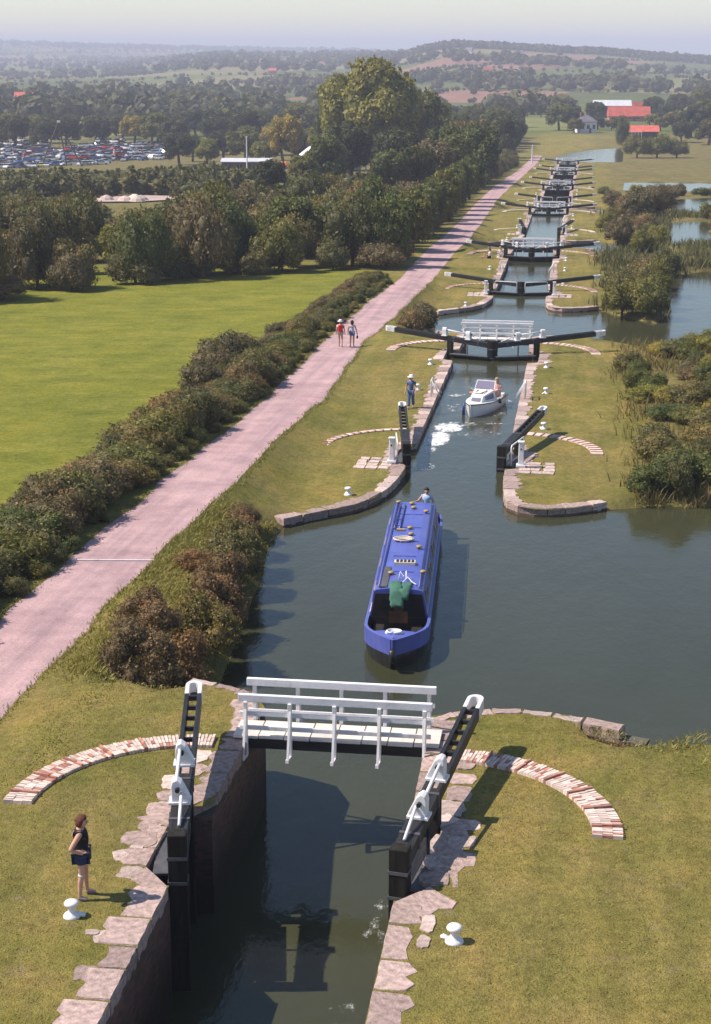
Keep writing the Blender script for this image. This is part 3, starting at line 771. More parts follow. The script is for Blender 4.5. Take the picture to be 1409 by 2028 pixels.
# ---------------------------------------------------------------- people
def skin_obj(name, nodes, edges_, mat, parent, root=0, sub=2):
    """nodes: list of (pos, radius)"""
    me = bpy.data.meshes.new(name); me.from_pydata([p for p, _ in nodes], edges_, []); me.materials.append(mat)
    o = link(name, me, None, parent)
    md = o.modifiers.new('skin', 'SKIN'); md.use_smooth_shade = True
    if not me.skin_vertices:
        import bmesh
        b = bmesh.new(); b.from_mesh(me); b.verts.layers.skin.verify(); b.to_mesh(me); b.free()
    for i, (_, r) in enumerate(nodes):
        sv = me.skin_vertices[0].data[i]; rr_ = r if hasattr(r, '__len__') else (r, r); sv.radius = rr_; sv.use_root = (i == root)
    s = o.modifiers.new('sub', 'SUBSURF'); s.levels = sub; s.render_levels = sub
    return o
def person(label, loc, face, pose, clothes, hair, h=1.0, hair_len=0, hat=None):
    """faces +x locally, left is +y; pose gives joint positions in metres for a 1.7 m figure"""
    root = empty('person', loc, face); root.scale = (h, h, h); tag(root, label, 'person')
    P = dict(pel=(0, 0, .93), wai=(0, 0, 1.08), che=(.01, 0, 1.27), nkb=(-.01, 0, 1.43), nk=(0, 0, 1.49), jaw=(.035, 0, 1.54), hd=(.02, 0, 1.60), crn=(.0, 0, 1.665),
             shl=(0, .165, 1.39), ell=(-.03, .25, 1.12), wrl=(.06, .27, .9), shr=(0, -.165, 1.39), elr=(-.03, -.25, 1.12), wrr=(.06, -.27, .9),
             hil=(0, .09, .90), knl=(.02, .095, .50), anl=(0, .1, .08), tol=(.15, .11, .035), hir=(0, -.09, .90), knr=(.02, -.095, .50), anr=(0, -.1, .08), tor=(.15, -.11, .035))
    P.update(pose); V = lambda k: Vector(P[k])
    nd, ed, idx = [], [], {}
    def node(k, p, r_, par=None):
        idx[k] = len(nd); nd.append((tuple(p), r_))
        if par is not None: ed.append((idx[par], idx[k]))
    node('pel', V('pel'), (.145, .11)); node('wai', V('wai'), (.125, .10), 'pel'); node('che', V('che'), (.15, .11), 'wai'); node('nkb', V('nkb'), (.09, .075), 'che')
    node('nk', V('nk'), .052, 'nkb'); node('jaw', V('jaw'), .072, 'nk'); node('hd', V('hd'), .092, 'jaw'); node('crn', V('crn'), .072, 'hd')
    node('nose', V('hd')+Vector((.105, 0, -.03)), .014, 'hd')
    for s, sg in (('l', 1), ('r', -1)):
        node('ear'+s, V('hd')+Vector((-.01, sg*.088, -.01)), .018, 'hd')
        node('sh'+s, V('sh'+s), .062, 'nkb'); node('el'+s, V('el'+s), .043, 'sh'+s); node('wr'+s, V('wr'+s), .028, 'el'+s)
        d = (V('wr'+s)-V('el'+s)).normalized(); hd_ = P.get('hand'+s); d = Vector(hd_) if hd_ else d
        pm = V('wr'+s)+d*.07; node('pa'+s, pm, (.035, .02), 'wr'+s)
        ax = d.cross(Vector((1, 0, 0))); ax = ax.normalized() if ax.length > .1 else Vector((0, 1, 0)); bend = d.cross(ax)
        for q in range(4):
            o_ = ax*((q-1.5)*.022); k1, k2 = f'f{s}{q}a', f'f{s}{q}b'; ln = (.036, .042, .04, .032)[q]
            node(k1, pm+o_+d*(.045), .0085, 'pa'+s); node(k2, pm+o_+d*(.045+ln)+bend*.012, .0075, k1)
        node('th'+s, pm-ax*.045+d*.005, .0095, 'pa'+s); node('tb'+s, pm-ax*.058+d*.035, .008, 'th'+s)
        node('hi'+s, V('hi'+s), .095, 'pel'); node('kn'+s, V('kn'+s), .058, 'hi'+s); node('cf'+s, V('kn'+s).lerp(V('an'+s), .3)-Vector((.015, 0, 0)), .056, 'kn'+s)
        node('an'+s, V('an'+s), .036, 'cf'+s); node('to'+s, V('to'+s), .035, 'an'+s)
    skin_obj('body', nd, ed, M['skin'], root)
    for nm, mat, chains, grow in clothes:
        n2, e2, seen = [], [], {}
        for ch in chains:
            prev = None
            for it in ch:
                if isinstance(it, tuple): key = it; p = V(it[0]).lerp(V(it[1]), it[2]); r0 = nd[idx[it[0]]][1]; r0 = r0[0] if hasattr(r0, '__len__') else r0
                else: key = it; p = V(it); r0 = nd[idx[it]][1]
                r0 = tuple(x+grow for x in r0) if hasattr(r0, '__len__') else r0+grow
                if key not in seen: seen[key] = len(n2); n2.append((tuple(p), r0))
                if prev is not None: e2.append((seen[prev], seen[key]))
                prev = key
        skin_obj(nm, n2, e2, M[mat], root)
    hp = V('hd'); rh = random.Random(len(label)); rings = []
    for a in np.linspace(-1.35-hair_len*3, 1.5, 9):
        ring = []
        for b in np.linspace(0, 2*math.pi, 15)[:-1]:
            q = rh.uniform(.86, 1.16); x_, y_, z_ = math.cos(a)*math.cos(b), math.cos(a)*math.sin(b), math.sin(a)
            if x_ > .28 and z_ < .35 or z_ < -.75 and x_ > -.2: q *= .5
            ring.append(tuple(hp+Vector((-.018+x_*.122*q, y_*.108*q, .022+z_*.118*q-(hair_len if z_ < -.3 and x_ < .1 else 0)))))
        rings.append(ring)
    MB().loft(rings).build('hair', M[hair], root, True)
    mb = MB()
    for sg in (-1, 1): mb.lathe([(.001, -.011), (.011, 0), (.001, .011)], tuple(hp+Vector((.088, sg*.033, .005))), 8)
    mb.build('eyes', M['hair_dark'], root)
    MB().box(tuple(V('jaw')+Vector((.068, 0, .0))), (.012, .045, .012)).build('mouth', M['cloth_pink'], root)
    for s in 'lr':
        a, b = V('an'+s), V('to'+s)
        skin_obj('shoe', [(tuple(a-(b-a)*.25-Vector((0, 0, .025))), .042), (tuple(a.lerp(b, .5)-Vector((0, 0, .02))), .047), (tuple(b), .04)], [(0, 1), (1, 2)], M['shoe_grey'], root, 0, 1)
    if hat:
        MB().lathe([(.2, 0), (.2, .012), (.11, .02), (.105, .1), (.07, .125), (.01, .13)], tuple(hp+Vector((-.01, 0, .045))), 18).build('sun_hat', M[hat], root, True)
    return root
TOP = [['pel', 'wai', 'che', 'nkb'], ['nkb', ('shl', 'ell', .12)], ['nkb', ('shr', 'elr', .12)]]
TEE = [['pel', 'wai', 'che', 'nkb'], ['nkb', 'shl', ('shl', 'ell', .6)], ['nkb', 'shr', ('shr', 'elr', .6)]]
SHORTS = [['pel', 'hil', ('hil', 'knl', .5)], ['pel', 'hir', ('hir', 'knr', .5)]]
TROUS = [['pel', 'hil', 'knl', ('knl', 'anl', .95)], ['pel', 'hir', 'knr', ('knr', 'anr', .95)]]
# woman in black by the nearest lock: hands on hips, looking across the lock
w = person('woman in black top and shorts, hands on hips, on the grass by the nearest lock', (-3.80, -8.5, 0.0), R_(12),
       dict(elr=(-.17, -.33, 1.16), wrr=(.03, -.17, 1.0), handr=(.9, .3, -.2), ell=(-.17, .33, 1.16), wrl=(.03, .17, 1.0), handl=(.9, -.3, -.2), jaw=(.06, -.005, 1.53), hd=(.05, 0, 1.585), crn=(.03, 0, 1.655),
            knr=(.0, -.1, .5), anr=(-.05, -.13, .08), tor=(.1, -.15, .035), knl=(.06, .1, .5), anl=(.07, .13, .08), tol=(.24, .15, .035)),
       [('shirt', 'cloth_black', TOP, .022), ('shorts', 'cloth_navy', SHORTS, .03)], 'hair_red', 1.03, .02)
skin_obj('knee_bandage', [((-.005, -.1, .57), .078), ((-.01, -.105, .47), .072)], [(0, 1)], M['cloth_white'], w, 0, 1)
# man in white hat walking along the second lock
zl = gp(-3.31, 49.1)
person('man in white sun hat, blue shirt and jeans walking beside the second lock', (-3.35, 49.1, zl), R_(-95),
       dict(elr=(-.1, -.27, 1.13), wrr=(.02, -.3, .9), ell=(.06, .27, 1.13), wrl=(.2, .26, .95), knr=(.12, -.09, .5), anr=(.22, -.09, .1), tor=(.36, -.1, .05), knl=(-.02, .09, .5), anl=(-.2, .09, .12), tol=(-.07, .1, .035)),
       [('shirt', 'denim', TEE, .03), ('trousers', 'denim', TROUS, .025)], 'hair_dark', 1.02, 0, 'cloth_white')
zp = gp(-10.03, 69)
b_ = person('walker with a red rucksack and pale shorts on the towpath', (-10.03, 69.0, zp), R_(95), dict(elr=(-.06, -.25, 1.12), knl=(.12, .09, .5), anl=(.12, .09, .09), tol=(.26, .1, .04), anr=(-.16, -.1, .12), tor=(-.03, -.11, .04)),
       [('shirt', 'cloth_white', TEE, .03), ('shorts', 'cloth_tan', SHORTS, .035)], 'hair_fair', 1.02, 0, 'cloth_white')
MB().loft([[(-.12-x, sy*.15*s_, 1.02+zz) for sy, zz in ((-1, 0), (1, 0), (1.05, .2), (.9, .42), (-.9, .42), (-1.05, .2))] for x, s_ in ((0, 1), (.1, 1.05), (.19, .75))]).build('rucksack', M['cloth_red'], b_, bevel=.03)
b2 = person('dark haired walker in pale blue top and blue shorts on the towpath', (-9.3, 69.2, gp(-9.3, 69.2)), R_(92), dict(elr=(.02, -.27, 1.12), wrr=(.12, -.3, .92), knr=(.1, -.09, .5), anr=(.1, -.09, .09), tor=(.24, -.1, .04), anl=(-.12, .1, .1), tol=(.02, .1, .04)),
       [('top', 'cloth_pale_blue', TOP, .03), ('shorts', 'denim', SHORTS, .035)], 'hair_dark', 1.0, .06)
hb = empty('hand_bag', (-8.98, 69.35, gp(-8.98, 69.35)+.62)); tag(hb, 'small dark bag carried by the walker in blue shorts', 'bag')
MB().box((0, 0, 0), (.1, .2, .18)).build('bag_body', M['cloth_black'], hb, bevel=.03); MB().tube([(0, -.07, .08), (0, -.05, .22), (0, .05, .22), (0, .07, .08)], .01, 6).build('handle', M['cloth_black'], hb)
# people resting at the third lock
SIT = dict(pel=(0, 0, .13), wai=(-.03, 0, .28), che=(-.05, 0, .46), nkb=(-.05, 0, .62), nk=(-.04, 0, .68), jaw=(0, 0, .73), hd=(-.01, 0, .79), crn=(-.03, 0, .855), shl=(-.05, .165, .58), ell=(-.02, .25, .35), wrl=(.2, .2, .35), shr=(-.05, -.165, .58), elr=(-.02, -.25, .35), wrr=(.2, -.2, .35),
           hil=(.02, .1, .12), knl=(.4, .14, .42), anl=(.55, .14, .08), tol=(.7, .15, .035), hir=(.02, -.1, .12), knr=(.4, -.14, .42), anr=(.55, -.14, .08), tor=(.7, -.15, .035))
person('person in white top and dark shorts sitting on the grass by the third lock', (-4.2, 134.0, gp(-4.2, 134)), R_(190), dict(SIT, knl=(.45, .12, .2), anl=(.8, .14, .08), tol=(.9, .15, .1)), [('shirt', 'cloth_white', TEE, .03), ('shorts', 'cloth_black', SHORTS, .03)], 'hair_dark', 1.1, 0)
person('person in pale clothes sitting on the stone edge of the third lock', (-3.15, 135.3, gp(-3.15, 135.3)+.05), R_(-80), SIT, [('shirt', 'cloth_white', TEE, .03), ('shorts', 'cloth_pale_blue', SHORTS, .03)], 'hair_fair', 1.1, 0)

# ---------------------------------------------------------------- blue narrowboat
BL = 16.0; stern = Vector((-.82, 27.4)); bow = Vector((.02, 11.5)); hdg = math.atan2((bow-stern).y, (bow-stern).x)
WL = -2.65
nb = empty('narrowboat', (stern.x, stern.y, WL), hdg); tag(nb, 'long blue narrowboat with open dark bow well heading for the nearest lock', 'narrowboat')
def hw_(x):
    if x < 1.3: return 1.05*(1-((1.3-x)/1.3)**2.6*.55)
    if x > 13.4: return max(.07, 1.05*(1-(max(0, x-13.4)/2.6)**2.7*.93))
    return 1.05
def gun(x): return .72+.30*smooth(np.array([(x-12.8)/3.2]))[0]+.12*smooth(np.array([(1.5-x)/1.5]))[0]
xs = [0, .3, .7, 1.3, 3, 6, 9, 12, 12.8, 13.5, 14.1, 14.6, 15.0, 15.35, 15.65, 15.85, 16.0]
mb = MB(); rings = []
for x in xs:
    w_ = hw_(x); g_ = gun(x); rk = max(0, x-15)*.0
    rings.append([(x, w_, g_), (x, w_*1.0, .42), (x-.12*max(0, x-13)/3, w_*.96, .1), (x-.35*max(0, x-13)/3, w_*.86, -.5), (x-.35*max(0, x-13)/3, -w_*.86, -.5), (x-.12*max(0, x-13)/3, -w_*.96, .1), (x, -w_, .42), (x, -w_, g_)])
mb.loft(rings, closed=False, caps=False); mb.f.append(tuple(range(8))); mb.f.append(tuple(range(len(mb.v)-1, len(mb.v)-9, -1)))
mb.build('hull', M['hull_black'], nb, bevel=0)
# blue upper strake + gunwale
mb = MB(); rings = []
for x in xs:
    w_ = hw_(x)+.012; g_ = gun(x); bl = .40 if x > 12 else .12
    bl = bl*(smooth(np.array([(x-11.5)/2.5]))[0])+.10
    rings.append([(x, w_, g_-bl), (x, w_, g_+.02), (x, w_-.10, g_+.03), (x, w_-.10, g_-.1)])
mb.loft(rings, caps=True)
rings = [[(x, -y, z) for x, y, z in reversed(r_)] for r_ in rings]; mb.loft(rings, caps=True)
mb.tube([(15.98, 0, gun(16)-.35), (16.02, 0, gun(16)+.04)], .055, 8)
mb.build('gunwale', M['boat_blue'], nb)
# cabin
c0, c1 = 2.1, 12.9; zr = 1.62
mb = MB(); rings = []
for x in (c0, c1):
    rings.append([(x, .96, .70), (x, .80, zr-.04), (x, .74, zr+.02), (x, .4, zr+.07), (x, 0, zr+.085), (x, -.4, zr+.07), (x, -.74, zr+.02), (x, -.80, zr-.04), (x, -.96, .70)])
mb.loft(rings); cab = mb.build('cabin', M['boat_blue'], nb)
for s in (-1, 1):
    MB().bar((c0+.1, s*.955, .735), (c1, s*.955, .735), .16, .04).build('side_deck', M['boat_blue'], nb)
    MB().tube([(c0+.15, s*.66, zr+.09), (c1-.1, s*.66, zr+.09)], .022, 8).build('handrail', M['boat_blue_dark'], cab, True)
    for k in range(4):
        x = c0+1.4+k*2.6; a = .9
        wv = [(x, s*.885, 1.02), (x+1.0, s*.885, 1.02), (x+1.0, s*.825, 1.42), (x, s*.825, 1.42)]
        mbw = MB(); mbw.loft([[Vector(p) for p in wv], [Vector(p)+Vector((0, s*.025, .004)) for p in wv]]); wn_ = mbw.build('cabin_window', M['glass_dark'], cab)
        mbf = MB()
        for q in range(4): mbf.bar(Vector(wv[q])+Vector((0, s*.02, 0)), Vector(wv[(q+1) % 4])+Vector((0, s*.02, 0)), .05, .04)
        mbf.build('window_frame', M['brass'], wn_)
for s in (-1, 1):
    MB().box((7.2, s*.78, zr+.04), (10.4, .03, .02)).build('roof_line', M['boat_blue_dark'], cab)
# well deck, inner shade put into near-black colour, open to the sky
mb = MB(); rings = []
for x in (12.95, 13.6, 14.1, 14.6, 14.95): 
    w_ = min(hw_(x)-.13, .92) if x < 14.8 else .6
    rings.append([(x, w_, gun(x)), (x, w_*.97, .12), (x, -w_*.97, .12), (x, -w_, gun(x))])
mb.loft(rings, closed=False, caps=False); n0 = len(mb.v); mb.f.append((n0-4, n0-3, n0-2, n0-1)); mb.f.append((3, 2, 1, 0))
mb.build('well_deck', M['dark_interior'], nb)
for s in (-1, 1): MB().box((13.6, s*.62, .32), (1.2, .34, .36)).build('well_bench', M['dark_interior'], nb, bevel=.02)
MB().box((12.97, 0, 1.05), (.06, 1.1, .9)).build('cabin_door', M['wood_brown'], nb).scale = (1, .55, .9)
MB().loft([[(12.905+dx, .90, .72), (12.905+dx, .76, zr-.10), (12.905+dx, -.76, zr-.10), (12.905+dx, -.90, .72)] for dx in (0, .02)]).build('front_shade_panel', M['dark_interior'], nb)  # near-black sheet over the cabin front, standing for the well's shade
for s in (-1, 1): MB().box((13.0, s*.35, 1.15), (.05, .4, .4)).build('door_pane', M['glass_dark'], nb)
# foredeck plate with a shape that closes the bow
mb = MB(); rings = []
for x in (14.9, 15.1, 15.4, 15.7, 15.92):
    w_ = hw_(x)-.05; rings.append([(x, w_, gun(x)-.02), (x, 0, gun(x)+.05), (x, -w_, gun(x)-.02), (x, -w_, gun(x)-.06), (x, 0, gun(x)-.02), (x, w_, gun(x)-.06)])
mb.loft(rings); mb.build('foredeck', M['boat_blue'], nb)
# corner fillets round the front of the well
for s in (-1, 1):
    MB().prism([(14.5, s*(hw_(14.5)-.09)), (14.96, s*.58), (15.02, s*(hw_(15.0)-.05)), (14.5, s*(hw_(14.5)-.04))] if s > 0 else [(14.5, s*(hw_(14.5)-.04)), (15.02, s*(hw_(15.0)-.05)), (14.96, s*.58), (14.5, s*(hw_(14.5)-.09))], .84, .9).build('deck_corner', M['boat_blue'], nb)
# stern deck with dolly, tiller, dark open hatch
MB().prism([(.2, .62), (.7, .9), (2.1, .94), (2.1, -.94), (.7, -.9), (.2, -.62)], .34, .40).build('stern_deck', M['dark_interior'], nb)
for s in (-1, 1): MB().box((1.2, s*.82, .62), (1.5, .12, .5)).build('stern_locker', M['hull_black'], nb, bevel=.02)
MB().box((c0-.02, 0, 1.1), (.06, .7, .9)).build('stern_door', M['dark_interior'], nb)
MB().tube([(.25, 0, .4), (.25, 0, 1.05), (.5, .0, 1.12), (1.3, 0, 1.12)], [.04, .04, .03, .022], 8).build('tiller', M['brass'], nb, True)
# roof furniture: vents, ladder, planks, rack, coil, chimney, headlamp, covers
vm = MB().lathe([(.05, 0), (.05, .05), (.11, .06), (.10, .1), (.05, .125), (.01, .13)], n=14).mesh('mushroom_vent', M['brass'], True)
for x, y in ((2.5, -.1), (2.35, -.62), (3.1, .0), (3.6, .5), (5.9, .0), (6.7, .08), (8.3, .45), (11.2, .72), (11.4, -.35)):
    o = link('mushroom_vent', vm, None, cab); o.location = (x, y, zr+.07)
ld = empty('boat_pole', (0, 0, 0), 0, cab)
for y in (-.35, -.55): MB().tube([(2.6, y, zr+.12), (6.0, y-.02, zr+.12)], .028, 8).build('pole', M['boat_blue_dark'], ld, True)
for k in range(4): MB().tube([(3.2+k*.8, -.33, zr+.12), (3.2+k*.8, -.57, zr+.12)], .016, 6).build('cross_bar', M['boat_blue_dark'], ld)
MB().box((6.1, -.33, zr+.1), (.16, .3, .08)).build('roof_box', M['brass'], cab)
fr = MB(); fr.box((10.2, .05, zr+.13), (.32, .72, .1)); fo = fr.build('flower_trough', M['rope'], cab)
for k in range(5): MB().box((10.2, -.2+k*.13, zr+.185), (.22, .08, .03)).build('plant_pot', M['dark_interior'], fo)
r = random.Random(2)
cl_ = MB(); 
for k in range(3):
    a0_ = r.uniform(0, 6); cl_.tube([(7.4+math.cos(a0_+a)*(.16+.05*k)*r.uniform(.9, 1.1), -.15+math.sin(a0_+a)*(.24+.06*k), zr+.1+.03*k) for a in np.linspace(0, 6.0, 14)], .028, 6)
cl_.build('rope_coil', M['rope'], cab, True)
MB().box((11.7, -.5, zr+.085), (2.2, .22, .04)).build('gang_plank', M['grey_paint'], cab)
MB().tube([(12.3, .1, zr+.1), (12.1, .25, zr+.22), (12.25, .4, zr+.1), (12.5, .55, zr+.1)], .022, 6).build('white_rope', M['cloth_white'], cab, True)
MB().tube([(12.0, -.05, zr+.1), (11.9, .0, zr+.35), (12.0, .1, zr+.2), (11.9, .18, zr+.36), (12.1, .2, zr+.12)], .025, 6).build('white_rope', M['cloth_white'], cab, True)
def cover(x0, y0, nx, ny, sk, seed):
    q = np.random.RandomState(seed); gv = []
    for i in range(nx):
        row = []
        for j in range(ny):
            over = max(0, x0+.12*i-c1); x_ = min(x0+.12*i, c1+.06+over*.45); row.append((x_+q.uniform(-.02, .02), y0+.09*j+sk*i+q.uniform(-.02, .02), zr+.12+q.uniform(-.02, .045)-over*.85-.02*abs(j-ny/2)))
        gv.append(row)
    g2 = MB(); g2.loft(gv, closed=False, caps=False); go = g2.build('green_cover', M['green_cloth'], cab, True); sd_ = go.modifiers.new('s', 'SOLIDIFY'); sd_.thickness = .02
cover(12.25, -.38, 12, 6, .012, 1); cover(12.35, .08, 9, 5, -.015, 2)
for k in range(1, 6): MB().box((c0+k*1.8, 0, zr+.088), (.03, .8, .012)).build('roof_seam', M['boat_blue_dark'], cab)
for s in (-1, 1): MB().bar((c0+.05, s*.945, .84), (c1-.02, s*.945, .84), .03, .06).build('cream_line', M['rope'], cab)
co_ = MB()
for k in range(3): co_.tube([(15.3+math.cos(a)*(.12+.03*k), math.sin(a)*(.27-.02*k), gun(15)+.07+.03*k) for a in np.linspace(0, 6.1, 16)], .026, 6)
co_.build('rope_coil', M['cloth_white'], nb, True)
MB().tube([(15.97, 0, .3), (16.14, 0, .45), (16.16, 0, .75)], [.08, .12, .1], 10).build('bow_fender', M['hull_black'], nb, True)
hx, hy = math.cos(hdg), math.sin(hdg)
px_, py_ = stern.x+hx*1.35-hy*(.42), stern.y+hy*1.35+hx*(.42)
person('steerer in blue cap and pale blue top standing at the narrowboat stern', (px_, py_, WL+.40), hdg, dict(elr=(.12, -.33, 1.2), wrr=(.28, -.48, 1.2), ell=(.0, .28, 1.15), wrl=(.12, .22, .98)),
       [('top', 'cloth_pale_blue', TEE, .028), ('trousers', 'cloth_navy', TROUS, .025), ('cap', 'cloth_navy', [['hd', 'crn']], .02)], 'hair_dark', .98)

# ---------------------------------------------------------------- white cabin cruiser
ch = math.atan2(-.97, -.24)
cr = empty('cabin_cruiser', (.85, 52.9, -2.65), ch); cr.scale = (.84, .84, .84); tag(cr, 'small white cabin cruiser with blue fender in the second lock', 'cruiser')
def cw(x): return 1.0*(1-max(0, (x-2.0)/3.2)**2.2*.93)*(1-.1*max(0, (.8-x)/.8))
def cg(x): return .62+.22*(x/5.2)**2
cxs = [0, .5, 1.2, 2.0, 2.8, 3.5, 4.1, 4.6, 4.95, 5.2]
mb = MB(); mb.loft([[(x, cw(x), cg(x)), (x-.05*x/5.2, cw(x)*.97, .35), (x-.15*(x/5.2)**2, cw(x)*.8, -.05), (x-.3*(x/5.2)**2, cw(x)*.5, -.35), (x-.3*(x/5.2)**2, -cw(x)*.5, -.35), (x-.15*(x/5.2)**2, -cw(x)*.8, -.05), (x-.05*x/5.2, -cw(x)*.97, .35), (x, -cw(x), cg(x))] for x in cxs], closed=False, caps=False)
mb.f.append(tuple(range(8))); n0 = len(mb.v); mb.f.append(tuple(range(n0-1, n0-9, -1))); mb.build('hull', M['gelcoat'], cr, True)
mb = MB()
for s in (-1, 1): mb.loft([[(x, s*(cw(x)+.02), cg(x)-.06), (x, s*(cw(x)+.02), cg(x)), (x, s*(cw(x)-.03), cg(x)), (x, s*(cw(x)-.03), cg(x)-.06)] for x in cxs])
mb.build('rubbing_strake', M['hull_black'], cr)
mb = MB(); mb.loft([[(x, cw(x)-.0, cg(x)+.01), (x, 0, cg(x)+.06), (x, -cw(x), cg(x)+.01), (x, -cw(x), cg(x)-.03), (x, 0, cg(x)-.02), (x, cw(x), cg(x)-.03)] for x in cxs[3:]]); mb.build('foredeck', M['gelcoat'], cr)
mb = MB(); mb.loft([[(4.15, .42, cg(4)+.03), (3.75, .4, 1.12), (3.75, -.4, 1.12), (4.15, -.42, cg(4)+.03)], [(2.2, .8, cg(2.2)), (2.2, .66, 1.28), (2.2, -.66, 1.28), (2.2, -.8, cg(2.2))]]); cbn = mb.build('cabin', M['gelcoat'], cr, bevel=.04)
def pane(vs, name, par, nrm):
    mbp = MB(); v_ = [Vector(v) for v in vs]; mbp.loft([v_, [v+Vector(nrm)*.015 for v in v_]]); return mbp.build(name, M['pane_lilac'], par)
simple('pane_lilac', (.20, .18, .26), .12, .05, 2, 0, spec=.5)
c_ = [(4.09, .3, cg(4)+.12), (4.09, -.3, cg(4)+.12), (3.84, -.3, 1.03), (3.84, .3, 1.03)]
pane([(p[0]+.012, p[1], p[2]) for p in c_], 'front_window', cbn, (.9, 0, .4))
for s in (-1, 1):
    pane([(3.6, s*.53, .86), (2.6, s*.76, .82), (2.6, s*.675, 1.16), (3.55, s*.46, 1.06)], 'side_window', cbn, (.2, s, .2))
MB().box((3.1, -.12, 1.24), (.5, .5, .05)).build('roof_hatch', M['gelcoat'], cbn, bevel=.02)
for s in (-1, 1): MB().bar((2.6, s*.3, 1.29), (3.3, s*.22, 1.24), .04, .05).build('grab_rail', M['wood_brown'], cbn)
# windscreen
mb = MB(); 
for a_, b_2 in (((2.2, .64, 1.28), (1.8, .6, 1.75)), ((2.2, -.64, 1.28), (1.8, -.6, 1.75)), ((1.8, .6, 1.75), (1.8, -.6, 1.75)), ((1.0, .75, 1.0), (1.8, .6, 1.75)), ((1.0, -.75, 1.0), (1.8, -.6, 1.75))): mb.tube([a_, b_2], .028, 6)
mb.build('windscreen_frame', M['gelcoat'], cr)
pane([(2.15, .6, 1.3), (2.15, -.6, 1.3), (1.82, -.56, 1.72), (1.82, .56, 1.72)], 'windscreen', cr, (.8, 0, .6))
mb = MB(); mb.loft([[(x, cw(x)-.1, cg(x)-.02), (x, cw(x)-.12, .15), (x, -cw(x)+.12, .15), (x, -cw(x)+.1, cg(x)-.02)] for x in (.1, 1.0, 2.2)], closed=False, caps=False); mb.build('cockpit', M['cloth_tan'], cr)
MB().box((.25, 0, .45), (.4, 1.5, .5)).build('stern_seat', M['gelcoat'], cr, bevel=.04)
MB().box((-.2, 0, .55), (.3, .3, .7)).build('outboard_motor', M['hull_black'], cr, bevel=.05)
MB().tube([(4.35, -.62, .78), (4.38, -.68, .42), (4.38, -.68, -.02)], [.03, .1, .09], 10).build('fender', M['boat_blue_dark'], cr, True)
MB().tube([(2.2, .98, .75), (2.2, 1.05, .6), (2.2, 1.05, .45)], [.03, .1, .09], 10).build('fender', M['hull_black'], cr, True)
MB().lathe([(.16, 0), (.22, .02), (.22, .07), (.16, .09)], (0, 0, 0), 16).build('life_ring', M['orange_plastic'], cr, True).location = (2.4, -.72, 1.0)
sx_, sy_ = .85+math.cos(ch)*.8-math.sin(ch)*.36, 52.9+math.sin(ch)*.8+math.cos(ch)*.36
person('fair haired person in pink top at the stern of the white cruiser', (sx_, sy_, -2.65+.5), ch, dict(SIT), [('top', 'cloth_pink', TEE, .03), ('trousers', 'cloth_pink', TROUS, .025)], 'hair_fair', 1.12, .04)

# ---------------------------------------------------------------- foam on the water
def foam(label, spots, lev, n=9):
    V, F, T = [], [], []
    for (x, y, rx, ry, den) in spots:
        b0 = len(V); V.append((x, y, lev)); T.append(den)
        for ring, (q, tv) in enumerate(((.55, den*.8), (1, -.6))):
            for k in range(14):
                a = 2*math.pi*k/14; V.append((x+rx*q*math.cos(a), y+ry*q*math.sin(a), lev)); T.append(tv)
        for k in range(14): F.append((b0, b0+1+k, b0+1+(k+1) % 14, b0)); 
        for k in range(14): F.append((b0+1+k, b0+15+k, b0+15+(k+1) % 14, b0+1+(k+1) % 14))
        lev += .0025
    me = bpy.data.meshes.new('water_foam'); me.from_pydata(V, [], [f[:3] if f[0] == f[3] else f for f in F]); me.update()
    at2 = me.attributes.new('tint', 'FLOAT', 'POINT'); at2.data.foreach_set('value', T); me.materials.append(M['foam'])
    tag(link('water_foam', me), label, 'foam', kind='stuff')
fs_ = [(-1.4, 43.6, .85, 2.5, 1.15), (-1.1, 46.2, 1.1, 1.8, 1.1), (-1.6, 41.2, .6, 1.6, .65), (-.55, 47.2, 1.6, .8, .6), (1.1, 47.6, 1.3, .6, .5), (-1.45, 37.8, .7, 1.1, .45), (1.5, 52.5, .6, 2.0, .5), (1.3, 49.6, .5, 1.2, .5), (-1.3, 54.5, .9, .9, .55), (-.4, 59, 1.7, 1.0, .3), (1.2, 45.2, .8, 1.8, .3), (-1.2, 51, .8, 1.6, .4), (-.2, 44.5, 1.2, 1.6, .28), (0, 56.5, 1.6, 1.2, .35)]
foam('white foam left by the cruiser in the second lock', fs_, -2.645)
foam('light scum and bubbles on the water behind the narrowboat', [(-.6, 30.0, .6, 1.0, .45), (-1.3, 29.0, .4, .8, .4), (-1.0, 32.5, .4, 1.2, .35)], -2.645)
foam('scattered flecks drifting on the nearest lock water', [(1.5, -4.0, .6, 2.2, .33), (1.2, -8, .5, 1.6, .25), (.6, -10.5, 1.2, .5, .25)], -2.645)
